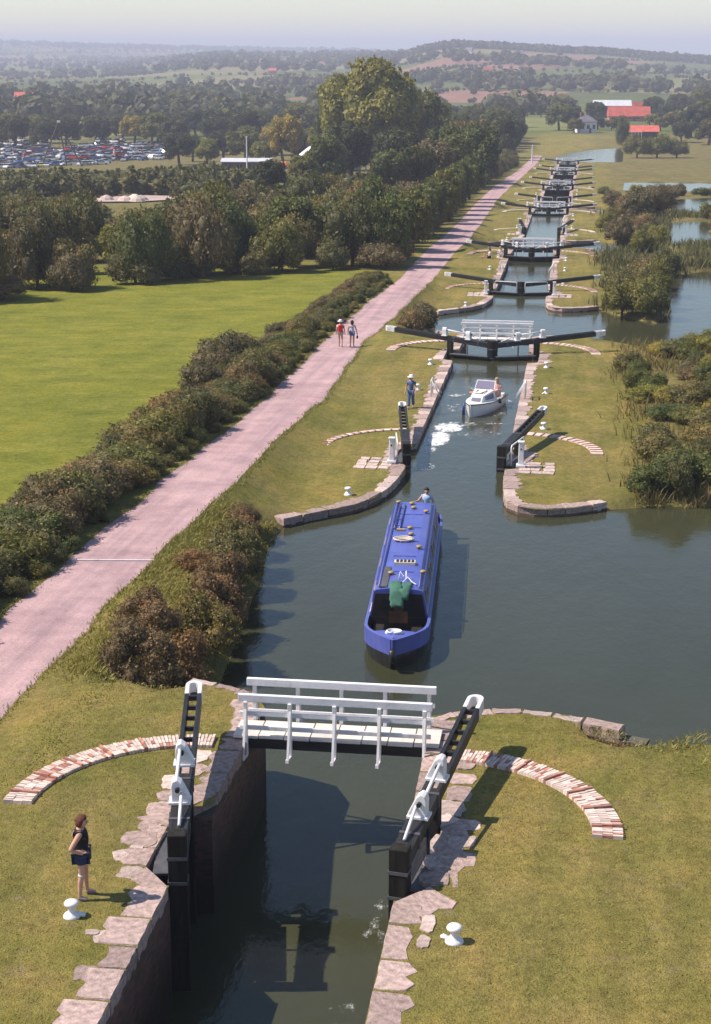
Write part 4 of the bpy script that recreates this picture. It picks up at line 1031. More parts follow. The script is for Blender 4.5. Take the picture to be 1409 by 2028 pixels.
# ---------------------------------------------------------------- vegetation prototypes
def ico():
    t_ = (1+5**.5)/2; v = np.array([(-1, t_, 0), (1, t_, 0), (-1, -t_, 0), (1, -t_, 0), (0, -1, t_), (0, 1, t_), (0, -1, -t_), (0, 1, -t_), (t_, 0, -1), (t_, 0, 1), (-t_, 0, -1), (-t_, 0, 1)])/math.sqrt(1+t_*t_)
    f = np.array([(0, 11, 5), (0, 5, 1), (0, 1, 7), (0, 7, 10), (0, 10, 11), (1, 5, 9), (5, 11, 4), (11, 10, 2), (10, 7, 6), (7, 1, 8), (3, 9, 4), (3, 4, 2), (3, 2, 6), (3, 6, 8), (3, 8, 9), (4, 9, 5), (2, 4, 11), (6, 2, 10), (8, 6, 7), (9, 8, 1)])
    return v, f
IV, IF = ico()
def leaves(P, Nn, size, R, tint, long=1.0):
    """quads (two triangles each) at P with rough normals Nn"""
    n = len(P); Nn = Nn+R.normal(0, .55, (n, 3)); Nn /= np.linalg.norm(Nn, axis=1)[:, None]
    t1 = np.cross(Nn, R.normal(0, 1, (n, 3))); t1 /= np.linalg.norm(t1, axis=1)[:, None]+1e-9; t2 = np.cross(Nn, t1)
    s = (size*np.clip(R.lognormal(-.08, .42, n), .35, 2.3))[:, None]
    V = np.stack([P-t1*s*long*.5, P+t2*s*.32, P+t1*s*long*.5, P-t2*s*.32], 1).reshape(-1, 3)
    F = np.arange(4*n).reshape(n, 4); T = np.repeat(tint, 4); return V, F, T
def crown_mesh(name, seed, mat, nleaf, leaf, rx, ry, rz, z0, lumps=16, lr=(.3, .46), flat=.3, core=.78):
    R = np.random.RandomState(seed)
    d = R.normal(0, 1, (lumps, 3)); d /= np.linalg.norm(d, axis=1)[:, None]; d[:, 2] = np.where(d[:, 2] < -flat, -d[:, 2], d[:, 2])
    cen = d*R.uniform(.42, .72, lumps)[:, None]; lrad = R.uniform(lr[0], lr[1], lumps); lt = R.uniform(-.22, .22, lumps)
    w_ = lrad**2; k = R.choice(lumps, nleaf, p=w_/w_.sum())
    dd = R.normal(0, 1, (nleaf, 3)); dd /= np.linalg.norm(dd, axis=1)[:, None]
    rr_ = lrad[k]*(R.uniform(.78, 1.0, nleaf)+np.maximum(R.normal(0, .09, nleaf), 0)*1.4)
    U = cen[k]+dd*rr_[:, None]
    SCL = np.array([rx, ry, rz]); P = U*SCL; P[:, 2] += z0
    # sprigs that break the outline
    ns_, nl_ = max(20, nleaf//160), 12
    ks = R.choice(lumps, ns_, p=w_/w_.sum()); ds = R.normal(0, 1, (ns_, 3)); ds[:, 2] = np.abs(ds[:, 2])+.25; ds /= np.linalg.norm(ds, axis=1)[:, None]
    tt_ = np.tile(np.linspace(.8, 1.0, nl_), ns_)*np.repeat(R.uniform(1.1, 1.45, ns_), nl_)
    Us = np.repeat(cen[ks], nl_, 0)+np.repeat(ds, nl_, 0)*(np.repeat(lrad[ks], nl_)*tt_)[:, None]+R.normal(0, .018, (ns_*nl_, 3))
    Ps = Us*SCL; Ps[:, 2] += z0; P = np.vstack([P, Ps]); dd = np.vstack([dd, R.normal(0, 1, (ns_*nl_, 3))]); k = np.concatenate([k, np.repeat(ks, nl_)])
    ok = P[:, 2] > .02; P, dd, k = P[ok], dd[ok], k[ok]
    tint = np.clip(.48+lt[k]+R.normal(0, .2, len(k)), 0, 1)
    V, F, T = leaves(P, dd, leaf, R, tint)
    # inner mass so that one does not look straight through
    Vs, Fs, Ts = [V], [F], [T]; off = len(V)
    for i in range(lumps):
        v = (cen[i]+IV*lrad[i]*core*R.uniform(.85, 1.1, (12, 1)))*SCL; v[:, 2] = np.maximum(v[:, 2]+z0, .0)
        f = np.column_stack([IF, IF[:, 2]])+off; Vs.append(v); Fs.append(f); Ts.append(np.full(12, .25)); off += 12
    Va = np.vstack(Vs); Ta = np.concatenate(Ts)
    quads = F; tris = np.vstack(Fs[1:])[:, :3]
    me = bpy.data.meshes.new(name)
    me.vertices.add(len(Va)); me.vertices.foreach_set('co', Va.astype(np.float32).ravel())
    idx = np.concatenate([quads.ravel(), tris.ravel()]); me.loops.add(len(idx)); me.loops.foreach_set('vertex_index', idx.astype(np.int32))
    ls = np.concatenate([np.arange(len(quads))*4, len(quads)*4+np.arange(len(tris))*3]); me.polygons.add(len(ls)); me.polygons.foreach_set('loop_start', ls.astype(np.int32))
    me.update(calc_edges=True)
    a_ = me.attributes.new('tint', 'FLOAT', 'POINT'); a_.data.foreach_set('value', Ta.astype(np.float32)); me.materials.append(M[mat]); return me
def trunk_mesh(seed, h, r0, spread):
    r = random.Random(seed); mb = MB(); top = h*.75
    mb.tube([(0, 0, -.3), (r.uniform(-.1, .1), r.uniform(-.1, .1), h*.25), (r.uniform(-.2, .2), r.uniform(-.2, .2), h*.5), (r.uniform(-.3, .3), r.uniform(-.3, .3), top)], [r0*1.3, r0, r0*.7, r0*.25], 7)
    for k in range(5):
        a = k*1.26+r.uniform(-.3, .3); z = h*r.uniform(.28, .55); q = spread*r.uniform(.5, .8)
        mb.tube([(0, 0, z), (math.cos(a)*q*.5, math.sin(a)*q*.5, z+h*.12), (math.cos(a)*q, math.sin(a)*q, z+h*.25)], [r0*.5, r0*.3, r0*.1], 5)
    return mb.mesh('trunk', M['bark'])
# unit-size prototypes, scaled per plant
BUSH = {}
KN = {'green': 'green', 'brown': 'brown', 'hedge': 'olive', 'yellow': 'yellow-green', 'far': 'dark'}
for nm, mat in (('green', 'leaf_green'), ('brown', 'leaf_brown'), ('hedge', 'leaf_hedge'), ('yellow', 'leaf_yellow')):
    BUSH[nm] = [crown_mesh('foliage', 20+i+len(nm)*7, mat, 10000, .06, 1.0, 1.0, 1.0, .42, 20, (.26, .44), .15) for i in range(2)]
NEAR = [crown_mesh('foliage', 60+i, ('leaf_rust', 'leaf_hedge', 'leaf_rust')[i], 17000, .05, 1.0, 1.0, 1.0, .42, 30, (.2, .36), .15) for i in range(3)]
TREE = {}
for nm, mat in (('green', 'leaf_green'), ('brown', 'leaf_brown'), ('yellow', 'leaf_yellow'), ('far', 'leaf_far')):
    TREE[nm] = [(crown_mesh('crown', 90+i*3+len(nm)*11, mat, 15000, .036, .46, .46, .5, .52, 46, (.15, .3), .6, .72), trunk_mesh(i+3, 1.0, .03, .35)) for i in range(2)]
stem_me = trunk_mesh(9, 1.0, .05, .6)
def bush(x, y, rad, h, kind, label, group, proto=None, name='bush', parent=None):
    me = proto or rnd.choice(BUSH[kind])
    if parent is not None:
        o = link(name, me, None, parent); o.location = (x-parent.location.x, y-parent.location.y, gp(x, y)-.12-parent.location.z); o.scale = (rad, rad*rnd.uniform(.85, 1.15), h*.85); o.rotation_euler[2] = rnd.uniform(0, 6.3); return o
    root = empty(name, (x, y, gp(x, y)-.1), rnd.uniform(0, 6.3)); root.scale = (rad, rad*rnd.uniform(.85, 1.15), h*.85)
    link('foliage', me, None, root); s_ = link('stem', stem_me, None, root); s_.scale = (1, 1, .8)
    tag(root, label, 'bush', group); return root
def tree(x, y, h, kind, label, group, wide=1.0):
    c, tk = rnd.choice(TREE[kind]); root = empty('tree', (x, y, gp(x, y)-.2), rnd.uniform(0, 6.3)); root.scale = (h*wide, h*wide*rnd.uniform(.9, 1.1), h)
    link('crown', c, None, root); link('trunk', tk, None, root); tag(root, label, 'tree', group); return root
pr_x = lambda y: float(np.interp(y, [p[0] for p in PL], [p[1] for p in PL]))
# hedge between towpath and pasture
hg = empty('hedge', (-14.2, 40, gp(-14.2, 40))); tag(hg, 'long ragged brown and green hedge between the pasture and the towpath', 'hedge')
y = -8.0
while y < 113:
    e = pr_x(y); hh = 1.35+.3*math.sin(y*.37)+rnd.uniform(-.15, .25); taper = 1-.42*float(smooth(np.array([(y-40)/50]))[0])
    bush(e-1.75+rnd.uniform(-.25, .25), y, rnd.uniform(1.25, 1.6)*taper, hh*taper, rnd.choice(['hedge', 'brown', 'hedge', 'green']), '', '', name='hedge_shrub', parent=hg, proto=None)
    bush(e-2.9+rnd.uniform(-.3, .3), y+.6, rnd.uniform(1.1, 1.5)*taper, hh*.8*taper, rnd.choice(['hedge', 'brown', 'brown']), '', '', name='hedge_shrub', parent=hg)
    if rnd.random() < .55: bush(e-.65, y+rnd.uniform(-.5, .5), rnd.uniform(.55, .8), rnd.uniform(.5, .8), rnd.choice(['green', 'hedge']), '', '', name='hedge_shrub', parent=hg)
    y += rnd.uniform(1.2, 1.7)
for x, y, r_, h_ in ((-15.3, 57.5, 1.9, 2.0), (-15.1, 54, 1.6, 1.7), (-15.0, 61, 1.6, 1.7), (-15.0, 50.5, 1.4, 1.5)):
    bush(x, y, r_, h_, 'brown', 'tall brownish bush bulging from the hedge into the pasture', 'bushes bulging from the hedge')
# bank bushes beside the wide pound
for x, y, r_, h_, p_, l in ((-6.5, 5.6, 1.35, 1.7, 0, 'big rust brown bush on the bank left of the nearest footbridge'), (-5.7, 7.4, 1.25, 1.7, 2, 'brown bush leaning over the water near the nearest footbridge'), (-6.9, 8.2, 1.2, 1.4, 0, 'brown bush second from the nearest footbridge'),
                            (-5.8, 10.4, 1.3, 1.9, 1, 'rounded bush on the bank beside the narrowboat bow'), (-6.0, 13.0, 1.3, 1.6, 0, 'russet bush midway along the bank, near the bow'), (-6.2, 15.6, 1.25, 1.6, 2, 'brown bush midway along the bank of the wide pound'),
                            (-6.5, 18.0, 1.15, 1.5, 1, 'dark bush on the bank abreast of the narrowboat cabin'), (-6.8, 20.4, 1.1, 1.4, 1, 'dark green bush overhanging the pound below the wing wall'), (-7.0, 22.6, 1.0, 1.2, 0, 'small brown bush just before the left wing wall'), (-7.4, 24.4, .8, .9, 2, 'smallest brown bush against the left wing wall'),
                            (-7.5, 16.5, .9, .7, 2, 'low brown scrub behind the bank bushes')):
    bush(x, y, r_, h_, None, l, 'bushes on the bank of the wide pound', NEAR[p_])
for x, y, r_, h_ in ((-6.5, 80.5, 1.3, 1.5), (-6.2, 84, 1.4, 1.7), (-6.5, 88, 1.3, 1.5), (-7.0, 92, 1.0, 1.1)):
    bush(x, y, r_, h_, 'brown', 'brown bush on the bank left of the second footbridge', 'bushes left of the second footbridge')
# scrub right of the second lock
R = np.random.RandomState(11); cnt = 0
while cnt < 90:
    x = R.uniform(8.2, 16.5); y_ = R.uniform(32.5, 70)
    edge_ = 8.0+1.2*math.sin(y_*.3)+max(0, (y_-36))*.03
    if x < edge_: continue
    nearw = y_ < 37
    bush(x, y_, R.uniform(.8, 1.5), R.uniform(.7, 1.2)*(1.35 if nearw else 1), (kd := R.choice(['brown', 'hedge', 'green', 'yellow', 'green', 'hedge'] if not nearw else ['green', 'hedge'])), f"low {dict(brown='brown', hedge='olive', green='green', yellow='yellowish')[kd]} scrub bush right of the second lock, {'at the water edge' if nearw else 'midway along' if y_ < 52 else 'towards the farther pond'}", 'scrub right of the second lock'); cnt += 1
for x, y_, r_, h_, k_ in ((8.6, 98.5, 1.9, 2.4, 'green'), (10.6, 98.0, 2.0, 2.5, 'green'), (9.0, 102, 2.0, 2.6, 'hedge'), (11.2, 103, 1.8, 2.4, 'green'), (10, 107, 2.1, 2.6, 'hedge'), (12, 111, 1.8, 2.8, 'green'), (11, 115, 2, 2.4, 'brown'), (9.5, 112, 1.6, 1.8, 'brown')):
    bush(x, y_, r_, h_, k_, 'rounded waterside bush right of the third lock', 'bushes right of the third lock')
cnt = 0
while cnt < 62:
    x = R.uniform(8, 34); y_ = R.uniform(116, 275)
    if x < 8.5+1.5*math.sin(y_*.13) or (14 < x < 23 and 146 < y_ < 165) or (x > 10 and (200 < y_ < 226 or 258 < y_ < 288)) or (12 < x and 128 < y_ < 136): continue
    if any(inpoly(np.array([[x, y_]]), p)[0] for p, _, _ in holes): continue
    bush(x, y_, R.uniform(1.0, 2.1), R.uniform(1.0, 2.2), (kd := R.choice(['brown', 'hedge', 'yellow', 'green', 'brown'])), f"{KN[kd]} scrub bush among the side ponds, abreast of the {ORD[min(6, int((y_+29)//71))]} lock", 'scrub around the side ponds'); cnt += 1
for x, y_, r_, h_ in ((12.5, 198, 2.8, 3.4), (15, 204, 2.6, 3.6), (11.5, 206, 2.4, 2.8), (23, 174, 3, 4), (25, 185, 3, 4), (9.5, 172, 2.6, 3.0), (12.5, 173, 2.2, 2.6)):
    bush(x, y_, r_, h_, 'brown', 'large brownish thicket beside the middle side pond', 'thickets beside the side ponds')
for x, y_, r_, h_ in ((20, 486, 5, 6), (26, 489, 5.5, 6), (32, 492, 4.5, 5), (16.6, 556, 3.2, 8)):
    bush(x, y_, r_, h_, 'green', 'dense dark bush beside the farthest wide pound', 'bushes by the far pound')
# thicket behind the pasture
def treeline(x): return np.interp(x, [-120, -60, -42, -36, -29, -22, -16, -13], [70, 82, 93, 104, 112, 117, 120, 121])
cnt = 0
while cnt < 34:
    x = R.uniform(-75, -13.5); y_ = float(treeline(x))+R.uniform(.5, 5)
    bush(x, y_, R.uniform(1.6, 3.0), R.uniform(1.6, 3.2), (kd := R.choice(['green', 'hedge', 'brown'])), f"{KN[kd]} bush along the far edge of the pasture, {'at its left end' if x < -45 else 'at its middle' if x < -27 else 'near the towpath'}", 'bushes edging the pasture'); cnt += 1
def cap_h(x, y, h, tab):
    """tallest a plant may grow at (x, y) so that the skyline of its belt stays as in the photograph"""
    v = Vector((x-CAM.x, y-CAM.y, 0)); a = v.dot(fh); b = v.dot(RT); w_ = 0.2
    for _ in range(3):
        u = b/a*(math.cos(PITCH)+w_*math.sin(PITCH)); px_ = CX+F_PX*u; ys = float(np.interp(px_, [p[0] for p in tab], [p[1] for p in tab])); w_ = (CY-ys)/F_PX
    zt_ = CAM.z+a*(-math.sin(PITCH)+w_*math.cos(PITCH))/(math.cos(PITCH)+w_*math.sin(PITCH))
    return min(h, zt_-gp(x, y)), px_
SKYL = [(-100, 388), (100, 395), (200, 408), (330, 402), (400, 388), (500, 376), (600, 360), (650, 346), (700, 352), (800, 350), (860, 325), (950, 300), (1100, 290)]
SKYF = [(-100, 388), (100, 395), (190, 405), (212, 436), (325, 436), (345, 405), (400, 388), (500, 376), (600, 360), (650, 346), (700, 352), (800, 350), (860, 325), (950, 300), (1100, 290)]
def where(px_): return 'at the left edge' if px_ < 150 else 'left of the clearing' if px_ < 260 else 'behind the middle of the pasture' if px_ < 480 else 'below the tall trees' if px_ < 680 else 'next to the towpath'
KN = {'green': 'green', 'brown': 'brown', 'hedge': 'olive', 'yellow': 'yellow-green', 'far': 'dark'}
CLX, CLY = at(265, 425, -12.5).x, at(265, 425, -12.5).y
for row, dy in enumerate((3, 9, 17, 27, 39, 53, 69, 88)):
    x = -14.5-R.uniform(0, 3)
    while True:
        y_ = float(treeline(x))+dy+R.uniform(-3, 3)
        if x < -26-.40*y_: break
        near_clear = abs(x-CLX) < 10 and abs(y_-CLY) < 14
        h_, px_ = cap_h(x, y_, R.uniform(3.6, 6.5), SKYF if y_ < CLY else SKYL)
        if h_ > 1.6 and not near_clear:
            kind = R.choice(['green', 'brown', 'hedge', 'yellow'], p=[.28, .36, .31, .05])
            if row % 3 == 2 and h_ > 4: tree(x, y_, h_*1.05, kind if kind != 'hedge' else 'brown', f'{KN[kind]} thorn tree in the thicket beyond the pasture, {where(px_)}', 'thicket trees beyond the pasture', 1.25)
            else: bush(x, y_, min(h_*.72, R.uniform(2.6, 4.0)), h_, kind, f"large {KN[kind]} bush in the {'front' if row < 3 else 'rear'} of the thicket, {where(px_)}", 'thicket bushes beyond the pasture')
        x -= R.uniform(3.6, 6.2)
# lower bushes along the towpath beyond the hedge
y_ = 122.0
while y_ < 430:
    bush(pr_x(y_)-R.uniform(2.4, 4.2), y_, R.uniform(1.7, 2.7), R.uniform(1.8, 3.6), (kd := R.choice(['green', 'hedge', 'brown', 'green'])), f"{KN[kd]} bush on the left edge of the towpath abreast of the {ORD[min(6, int((y_+29)//71))]} lock", 'bushes along the distant towpath'); y_ += R.uniform(4, 6.5)
cnt = 0
while cnt < 55:
    y_ = R.uniform(230, 620); x = R.uniform(-48, -16) if y_ < 470 else R.uniform(-60, -14)
    tree(x, y_, max(5, cap_h(x, y_, R.uniform(8, 14), [(300, 330), (620, 300), (660, 240), (900, 190), (1000, 215), (1060, 250), (1100, 270)])[0]), (kd := R.choice(['green', 'far', 'green', 'brown'])), f"tall {KN[kd]} tree in the belt left of the towpath, {'nearer part' if y_ < 330 else 'middle part' if y_ < 450 else 'farthest part'}", 'trees along the distant towpath', 1.0); cnt += 1
for x, y_, h_, k_, l in ((-44.5, 352, 27, 'yellow', 'tallest tree, yellowish, rising above the thicket to the skyline'), (-50, 358, 25, 'yellow', 'tall yellow-green tree left of the tallest one'), (-38.5, 356, 23, 'yellow', 'tall olive tree right of the tallest yellowish tree'), (-34, 372, 20, 'green', 'tall dark tree beside the olive tree on its right'), (-56, 385, 17, 'yellow', 'yellowing tree left of the tall yellow-green tree'), (-66, 430, 16, 'green', 'broad green tree above the pale sheds'), (-80, 440, 15, 'yellow', 'rounded yellow-green tree behind the yard building')):
    tree(x, y_, h_, k_, l, None, .82)
# slender trees by the towpath whose shadows bar the gravel
for k in range(13):
    y_ = 122+k*10.5+R.uniform(-2, 2); tree(pr_x(y_)-R.uniform(1.5, 2.4), y_, R.uniform(6.2, 8.2), 'green', f'young tree close to the towpath abreast of the {ORD[min(6, int((y_+29)//71))]} lock', 'young trees beside the towpath', .8)
for y_ in (566, 590, 618, 650, 690, 735):
    x = -30-R.uniform(0, 8)
    while x > -30-.43*y_:
        h_, px_ = cap_h(x, y_, R.uniform(8, 14), [(-100, 222), (200, 225), (400, 215), (640, 190), (900, 180)]); kind = R.choice(['far', 'green', 'far', 'yellow'], p=[.5, .25, .17, .08])
        if h_ > 4 and R.uniform() < .9: tree(x, y_+R.uniform(-8, 8), h_, kind, f'{KN[kind]} woodland tree beyond the scrapyard, {where(px_)}', 'woodland beyond the scrapyard', 1.3)
        x -= R.uniform(9, 16)
for y_ in (452, 486, 522):
    x = -50-R.uniform(0, 8)
    while x > -.36*y_:
        h_, px_ = cap_h(x, y_, R.uniform(7, 12), [(300, 262), (450, 250), (640, 235), (900, 200)]); kind = R.choice(['far', 'green', 'yellow'], p=[.45, .35, .2])
        if 345 < px_ < 760 and h_ > 4: tree(x, y_+R.uniform(-6, 6), h_, kind, f'{KN[kind]} tree behind the yard sheds, {where(px_)}', 'trees behind the yard sheds', 1.25)
        x -= R.uniform(7, 11)
for px_, py_, h_, kind in ((1335, 262, 9, 'green'), (1350, 285, 8, 'far'), (1372, 275, 12, 'far'), (1395, 262, 14, 'green'), (1402, 290, 9, 'far'), (1320, 240, 9, 'far'), (1345, 225, 12, 'far'), (1385, 225, 14, 'green'), (1400, 205, 14, 'far'), (1310, 262, 6, 'green'), (1225, 262, 5, 'far'), (1290, 252, 6, 'yellow'), (1210, 262, 5, 'green'), (1130, 258, 10, 'far'), (1110, 262, 12, 'green'), (1140, 268, 6, 'green'), (1185, 262, 6, 'far'), (1180, 245, 10, 'far')):
    P = at(px_, py_, -17); tree(P.x, P.y, h_, kind, f"{KN[kind]} tree {'right of' if px_ > 1300 else 'close to' if px_ > 1200 else 'beside the white cottage near'} the red roofed farm", 'trees about the farm', 1.3)
# scrubland behind the thicket up to the scrapyard: one rough mass
SKY2 = [(-100, 342), (200, 343), (340, 337), (420, 330), (480, 340), (570, 346), (640, 352), (700, 350), (800, 340)]
sv, sf, stt, so_ = [], [], [], 0
low = []
for i in range(3):
    me_ = crown_mesh('low', 300+i, 'leaf_brown', 420, .2, 1.0, 1.0, 1.0, .42, 9, (.34, .5), .15)
    v = np.empty(len(me_.vertices)*3, np.float32); me_.vertices.foreach_get('co', v); tt_ = np.empty(len(me_.vertices), np.float32); me_.attributes['tint'].data.foreach_get('value', tt_)
    me_.calc_loop_triangles(); f_ = np.empty(len(me_.loop_triangles)*3, np.int32); me_.loop_triangles.foreach_get('vertices', f_); low.append((v.reshape(-1, 3), f_.reshape(-1, 3), tt_)); bpy.data.meshes.remove(me_)
for y0_ in np.arange(175, 412, 6.5):
    x = -30-R.uniform(0, 6) if y0_ < 300 else -56-R.uniform(0, 6)
    while x > -30-.42*y0_:
        y_ = y0_+R.uniform(-3, 3)
        if y_ > treeline(x)+60 and not (abs(x-CLX) < 8.5 and abs(y_-CLY) < 13):
            h_, px_ = cap_h(x, y_, R.uniform(1.8, 4.6), SKYF if y_ < CLY else SKY2)
            if h_ > .7:
                v, f_, tt_ = low[R.randint(3)]; a = R.uniform(0, 6.28); rr_ = R.uniform(2.6, 4.6); ca_, sa_ = math.cos(a), math.sin(a)
                w_ = np.column_stack([(v[:, 0]*ca_-v[:, 1]*sa_)*rr_+x, (v[:, 0]*sa_+v[:, 1]*ca_)*rr_+y_, v[:, 2]*h_*.85+gp(x, y_)-.1])
                sv.append(w_); sf.append(f_+so_); stt.append(np.clip(tt_+R.uniform(-.2, .2), 0, 1)); so_ += len(v)
        x -= R.uniform(5, 8)
tag(link('scrubland', npmesh('scrubland', np.vstack(sv), np.vstack(sf), M['leaf_hedge'], np.concatenate(stt))), 'rough brown-green scrub between the thicket and the scrapyard', 'scrub', kind='stuff')
cnt = 0
while cnt < 34:
    y_ = R.uniform(560, 900); x = R.uniform(34, .16*y_+20) if cnt % 3 else R.uniform(-45, -16)
    if 0 < x < 62 and 600 < y_ < 800: continue
    tree(x, y_, R.uniform(7, 13), 'far', f"dark tree {'left of the far towpath end' if x < 0 else 'in the fields right of the farm'}, {'nearer row' if y_ < 680 else 'middle row' if y_ < 790 else 'rear row'}", 'trees round the farm', 1.2); cnt += 1
# far woods, hedgerows: one mass nobody could count
R2 = np.random.RandomState(5); spots = []
th = R_(18)
def uv2xy(u, v): # inverse of the field grid mapping
    x, y = u*170, v*210; return x*math.cos(-th)-y*math.sin(-th), x*math.sin(-th)+y*math.cos(-th)
def hedgeline(a, b, dens, hmin, hmax):
    L_ = math.hypot(b[0]-a[0], b[1]-a[1]); n_ = int(L_*dens)
    for k in range(n_):
        q = R2.uniform(); spots.append((a[0]+(b[0]-a[0])*q+R2.normal(0, 2), a[1]+(b[1]-a[1])*q+R2.normal(0, 2), R2.uniform(hmin, hmax)))
for i in range(-22, 22):
    for j in range(-4, 26):
        p0, p1, p2 = uv2xy(i, j), uv2xy(i+1, j), uv2xy(i, j+1)
        for a, b in ((p0, p1), (p0, p2)):
            dd_ = math.hypot((a[0]+b[0])/2-CAM.x, (a[1]+b[1])/2-CAM.y)
            if R2.uniform() < .62 and dd_ > 700: hedgeline(a, b, .15 if dd_ < 2500 else .07, 2.2, 4.5 if dd_ < 2500 else 7)
for k in range(26):     # woods
    rr_ = R2.uniform(850, 5200); az_ = R_(R2.uniform(-14, 14)); x = CAM.x+fh.x*rr_*math.cos(az_)+RT.x*rr_*math.sin(az_); y_ = CAM.y+fh.y*rr_*math.cos(az_)+RT.y*rr_*math.sin(az_)
    for q in range(int(R2.uniform(40, 120))): spots.append((x+R2.normal(0, 1)*rr_*.05, y_+R2.normal(0, 1)*rr_*.015, R2.uniform(6, 13)))
for q in range(1500):    # wooded crest of the hill on the right
    az_ = R_(R2.uniform(-1, 14)); rr_ = 2700+R2.normal(0, 90); spots.append((CAM.x+fh.x*rr_*math.cos(az_)+RT.x*rr_*math.sin(az_), CAM.y+fh.y*rr_*math.cos(az_)+RT.y*rr_*math.sin(az_), R2.uniform(6, 13)))
for q in range(700):
    az_ = R_(R2.uniform(-14, 3)); rr_ = 6500+R2.normal(0, 400); spots.append((CAM.x+fh.x*rr_*math.cos(az_)+RT.x*rr_*math.sin(az_), CAM.y+fh.y*rr_*math.cos(az_)+RT.y*rr_*math.sin(az_), R2.uniform(10, 18)))
SP = np.array(spots)
keep = SP[:, 1] > 690; v_ = SP[:, :2]-np.array([CAM.x, CAM.y]); rr_ = np.hypot(v_[:, 0], v_[:, 1]); az_ = np.arctan2(v_@np.array([RT.x, RT.y]), v_@np.array([fh.x, fh.y]))
keep &= (rr_ > 640) & (np.abs(az_) < R_(17)) & ~((SP[:, 0] > -5) & (SP[:, 0] < 75) & (SP[:, 1] < 1000)); SP = SP[keep]; rr_ = rr_[keep]
n_ = len(SP); zz = gz(SP[:, 0], SP[:, 1], False)
Vl, Fl, Tl = [], [], []
NLF = 34
hh = SP[:, 2]
# each crown: a low lump plus ragged leaf clumps
base = np.column_stack([SP[:, 0], SP[:, 1], zz+hh*.45])
V1 = (base[:, None, :]+IV[None]*np.column_stack([hh*.5, hh*.5, hh*.42])[:, None, :]*R2.uniform(.75, 1.15, (n_, 12, 1))).reshape(-1, 3)
F1 = (IF[None]+12*np.arange(n_)[:, None, None]).reshape(-1, 3); T1 = np.repeat(R2.uniform(.1, .55, n_), 12)
dd = R2.normal(0, 1, (n_*NLF, 3)); dd /= np.linalg.norm(dd, axis=1)[:, None]; dd[:, 2] = np.abs(dd[:, 2])
Pb = np.repeat(base, NLF, 0)+dd*np.repeat(np.column_stack([hh*.55, hh*.55, hh*.48]), NLF, 0)*R2.uniform(.8, 1.1, (n_*NLF, 1))
V2, F2, T2 = leaves(Pb, dd, 1, R2, np.clip(np.repeat(R2.uniform(.2, .7, n_), NLF)+R2.normal(0, .15, n_*NLF), 0, 1))
cent = V2.reshape(-1, 4, 3).mean(1, keepdims=True); V2 = (cent+(V2.reshape(-1, 4, 3)-cent)*np.repeat(hh*.34, NLF)[:, None, None]).reshape(-1, 3)
F2t = np.vstack([F2[:, [0, 1, 2]], F2[:, [0, 2, 3]]])+len(V1)
me = npmesh('distant_woodland', np.vstack([V1, V2]), np.vstack([F1, F2t]), M['leaf_far'], np.concatenate([T1, T2]))
tag(link('distant_woodland', me), 'far-off hedgerows and woods across the plain and hills', 'woodland', kind='stuff')

# ---------------------------------------------------------------- grasses and reeds
def blades(name, label, cat, XY, hts, mat, lean=.35, wid=.02):
    R3 = np.random.RandomState(len(name)); n = len(XY); z = gz(XY[:, 0], XY[:, 1]); az_ = R3.uniform(0, 6.28, n); ln = R3.uniform(0, lean, n)
    b = np.column_stack([XY, z-.03]); d = np.column_stack([np.cos(az_)*ln, np.sin(az_)*ln, np.ones(n)])*hts[:, None]
    sd = np.column_stack([-np.sin(az_+.6), np.cos(az_+.6), np.zeros(n)])*(wid*R3.uniform(.6, 1.4, n))[:, None]
    mid = b+d*.55; tip = b+d+np.column_stack([np.cos(az_), np.sin(az_), -.4*np.ones(n)])*(ln*hts*.4)[:, None]
    V = np.stack([b-sd, b+sd, mid+sd*.8, mid-sd*.8, tip], 1).reshape(-1, 3); k = 5*np.arange(n)
    F = np.vstack([np.column_stack([k, k+1, k+2]), np.column_stack([k, k+2, k+3]), np.column_stack([k+3, k+2, k+4])])
    T = np.repeat(np.clip(R3.normal(.5, .25, n), 0, 1), 5)
    tag(link(name, npmesh(name, V, F, M[mat], T)), label, cat, kind='stuff')
def clumped(R3, n, x0, x1, y0, y1, cl, sig):
    c = np.column_stack([R3.uniform(x0, x1, cl), R3.uniform(y0, y1, cl)]); k = R3.randint(0, cl, n); return c[k]+R3.normal(0, sig, (n, 2))
R3 = np.random.RandomState(21)
def free(P): 
    ok = np.ones(len(P), bool)
    for p, _, _ in holes+chambers: ok &= ~inpoly(P, p)
    return P[ok & ~inpoly(P, PATH)]
A = free(np.vstack([clumped(R3, 9000, 7.8, 24, 31.4, 36, 90, .4), clumped(R3, 9000, 8.2, 24, 36, 72, 200, .7)]))
blades('reed_bed', 'tall reeds and rank herbage right of the second lock', 'reeds', A, R3.uniform(.25, .8, len(A)), 'reed_blade', .9, .024)
A = free(np.vstack([clumped(R3, 9000, 6.5, 22, 73, 76.5, 80, .4), clumped(R3, 9000, 7.5, 30, 99, 135, 120, .8), clumped(R3, 9000, 8, 30, 130, 210, 150, 1.0)]))
blades('pond_reeds', 'reeds and coarse grass round the side ponds', 'reeds', A, R3.uniform(.5, 1.3, len(A)), 'reed_blade', .5, .05)
A = free(np.vstack([clumped(R3, 26000, -8.9, -5.4, 4, 26, 240, .5), clumped(R3, 8000, 7.0, 24, -1, 5.5, 70, .45)]))
blades('bank_grass', 'long rough grass on the banks of the wide pound', 'grass', A, R3.uniform(.05, .2, len(A)), 'grass_blade', 1.1, .015)
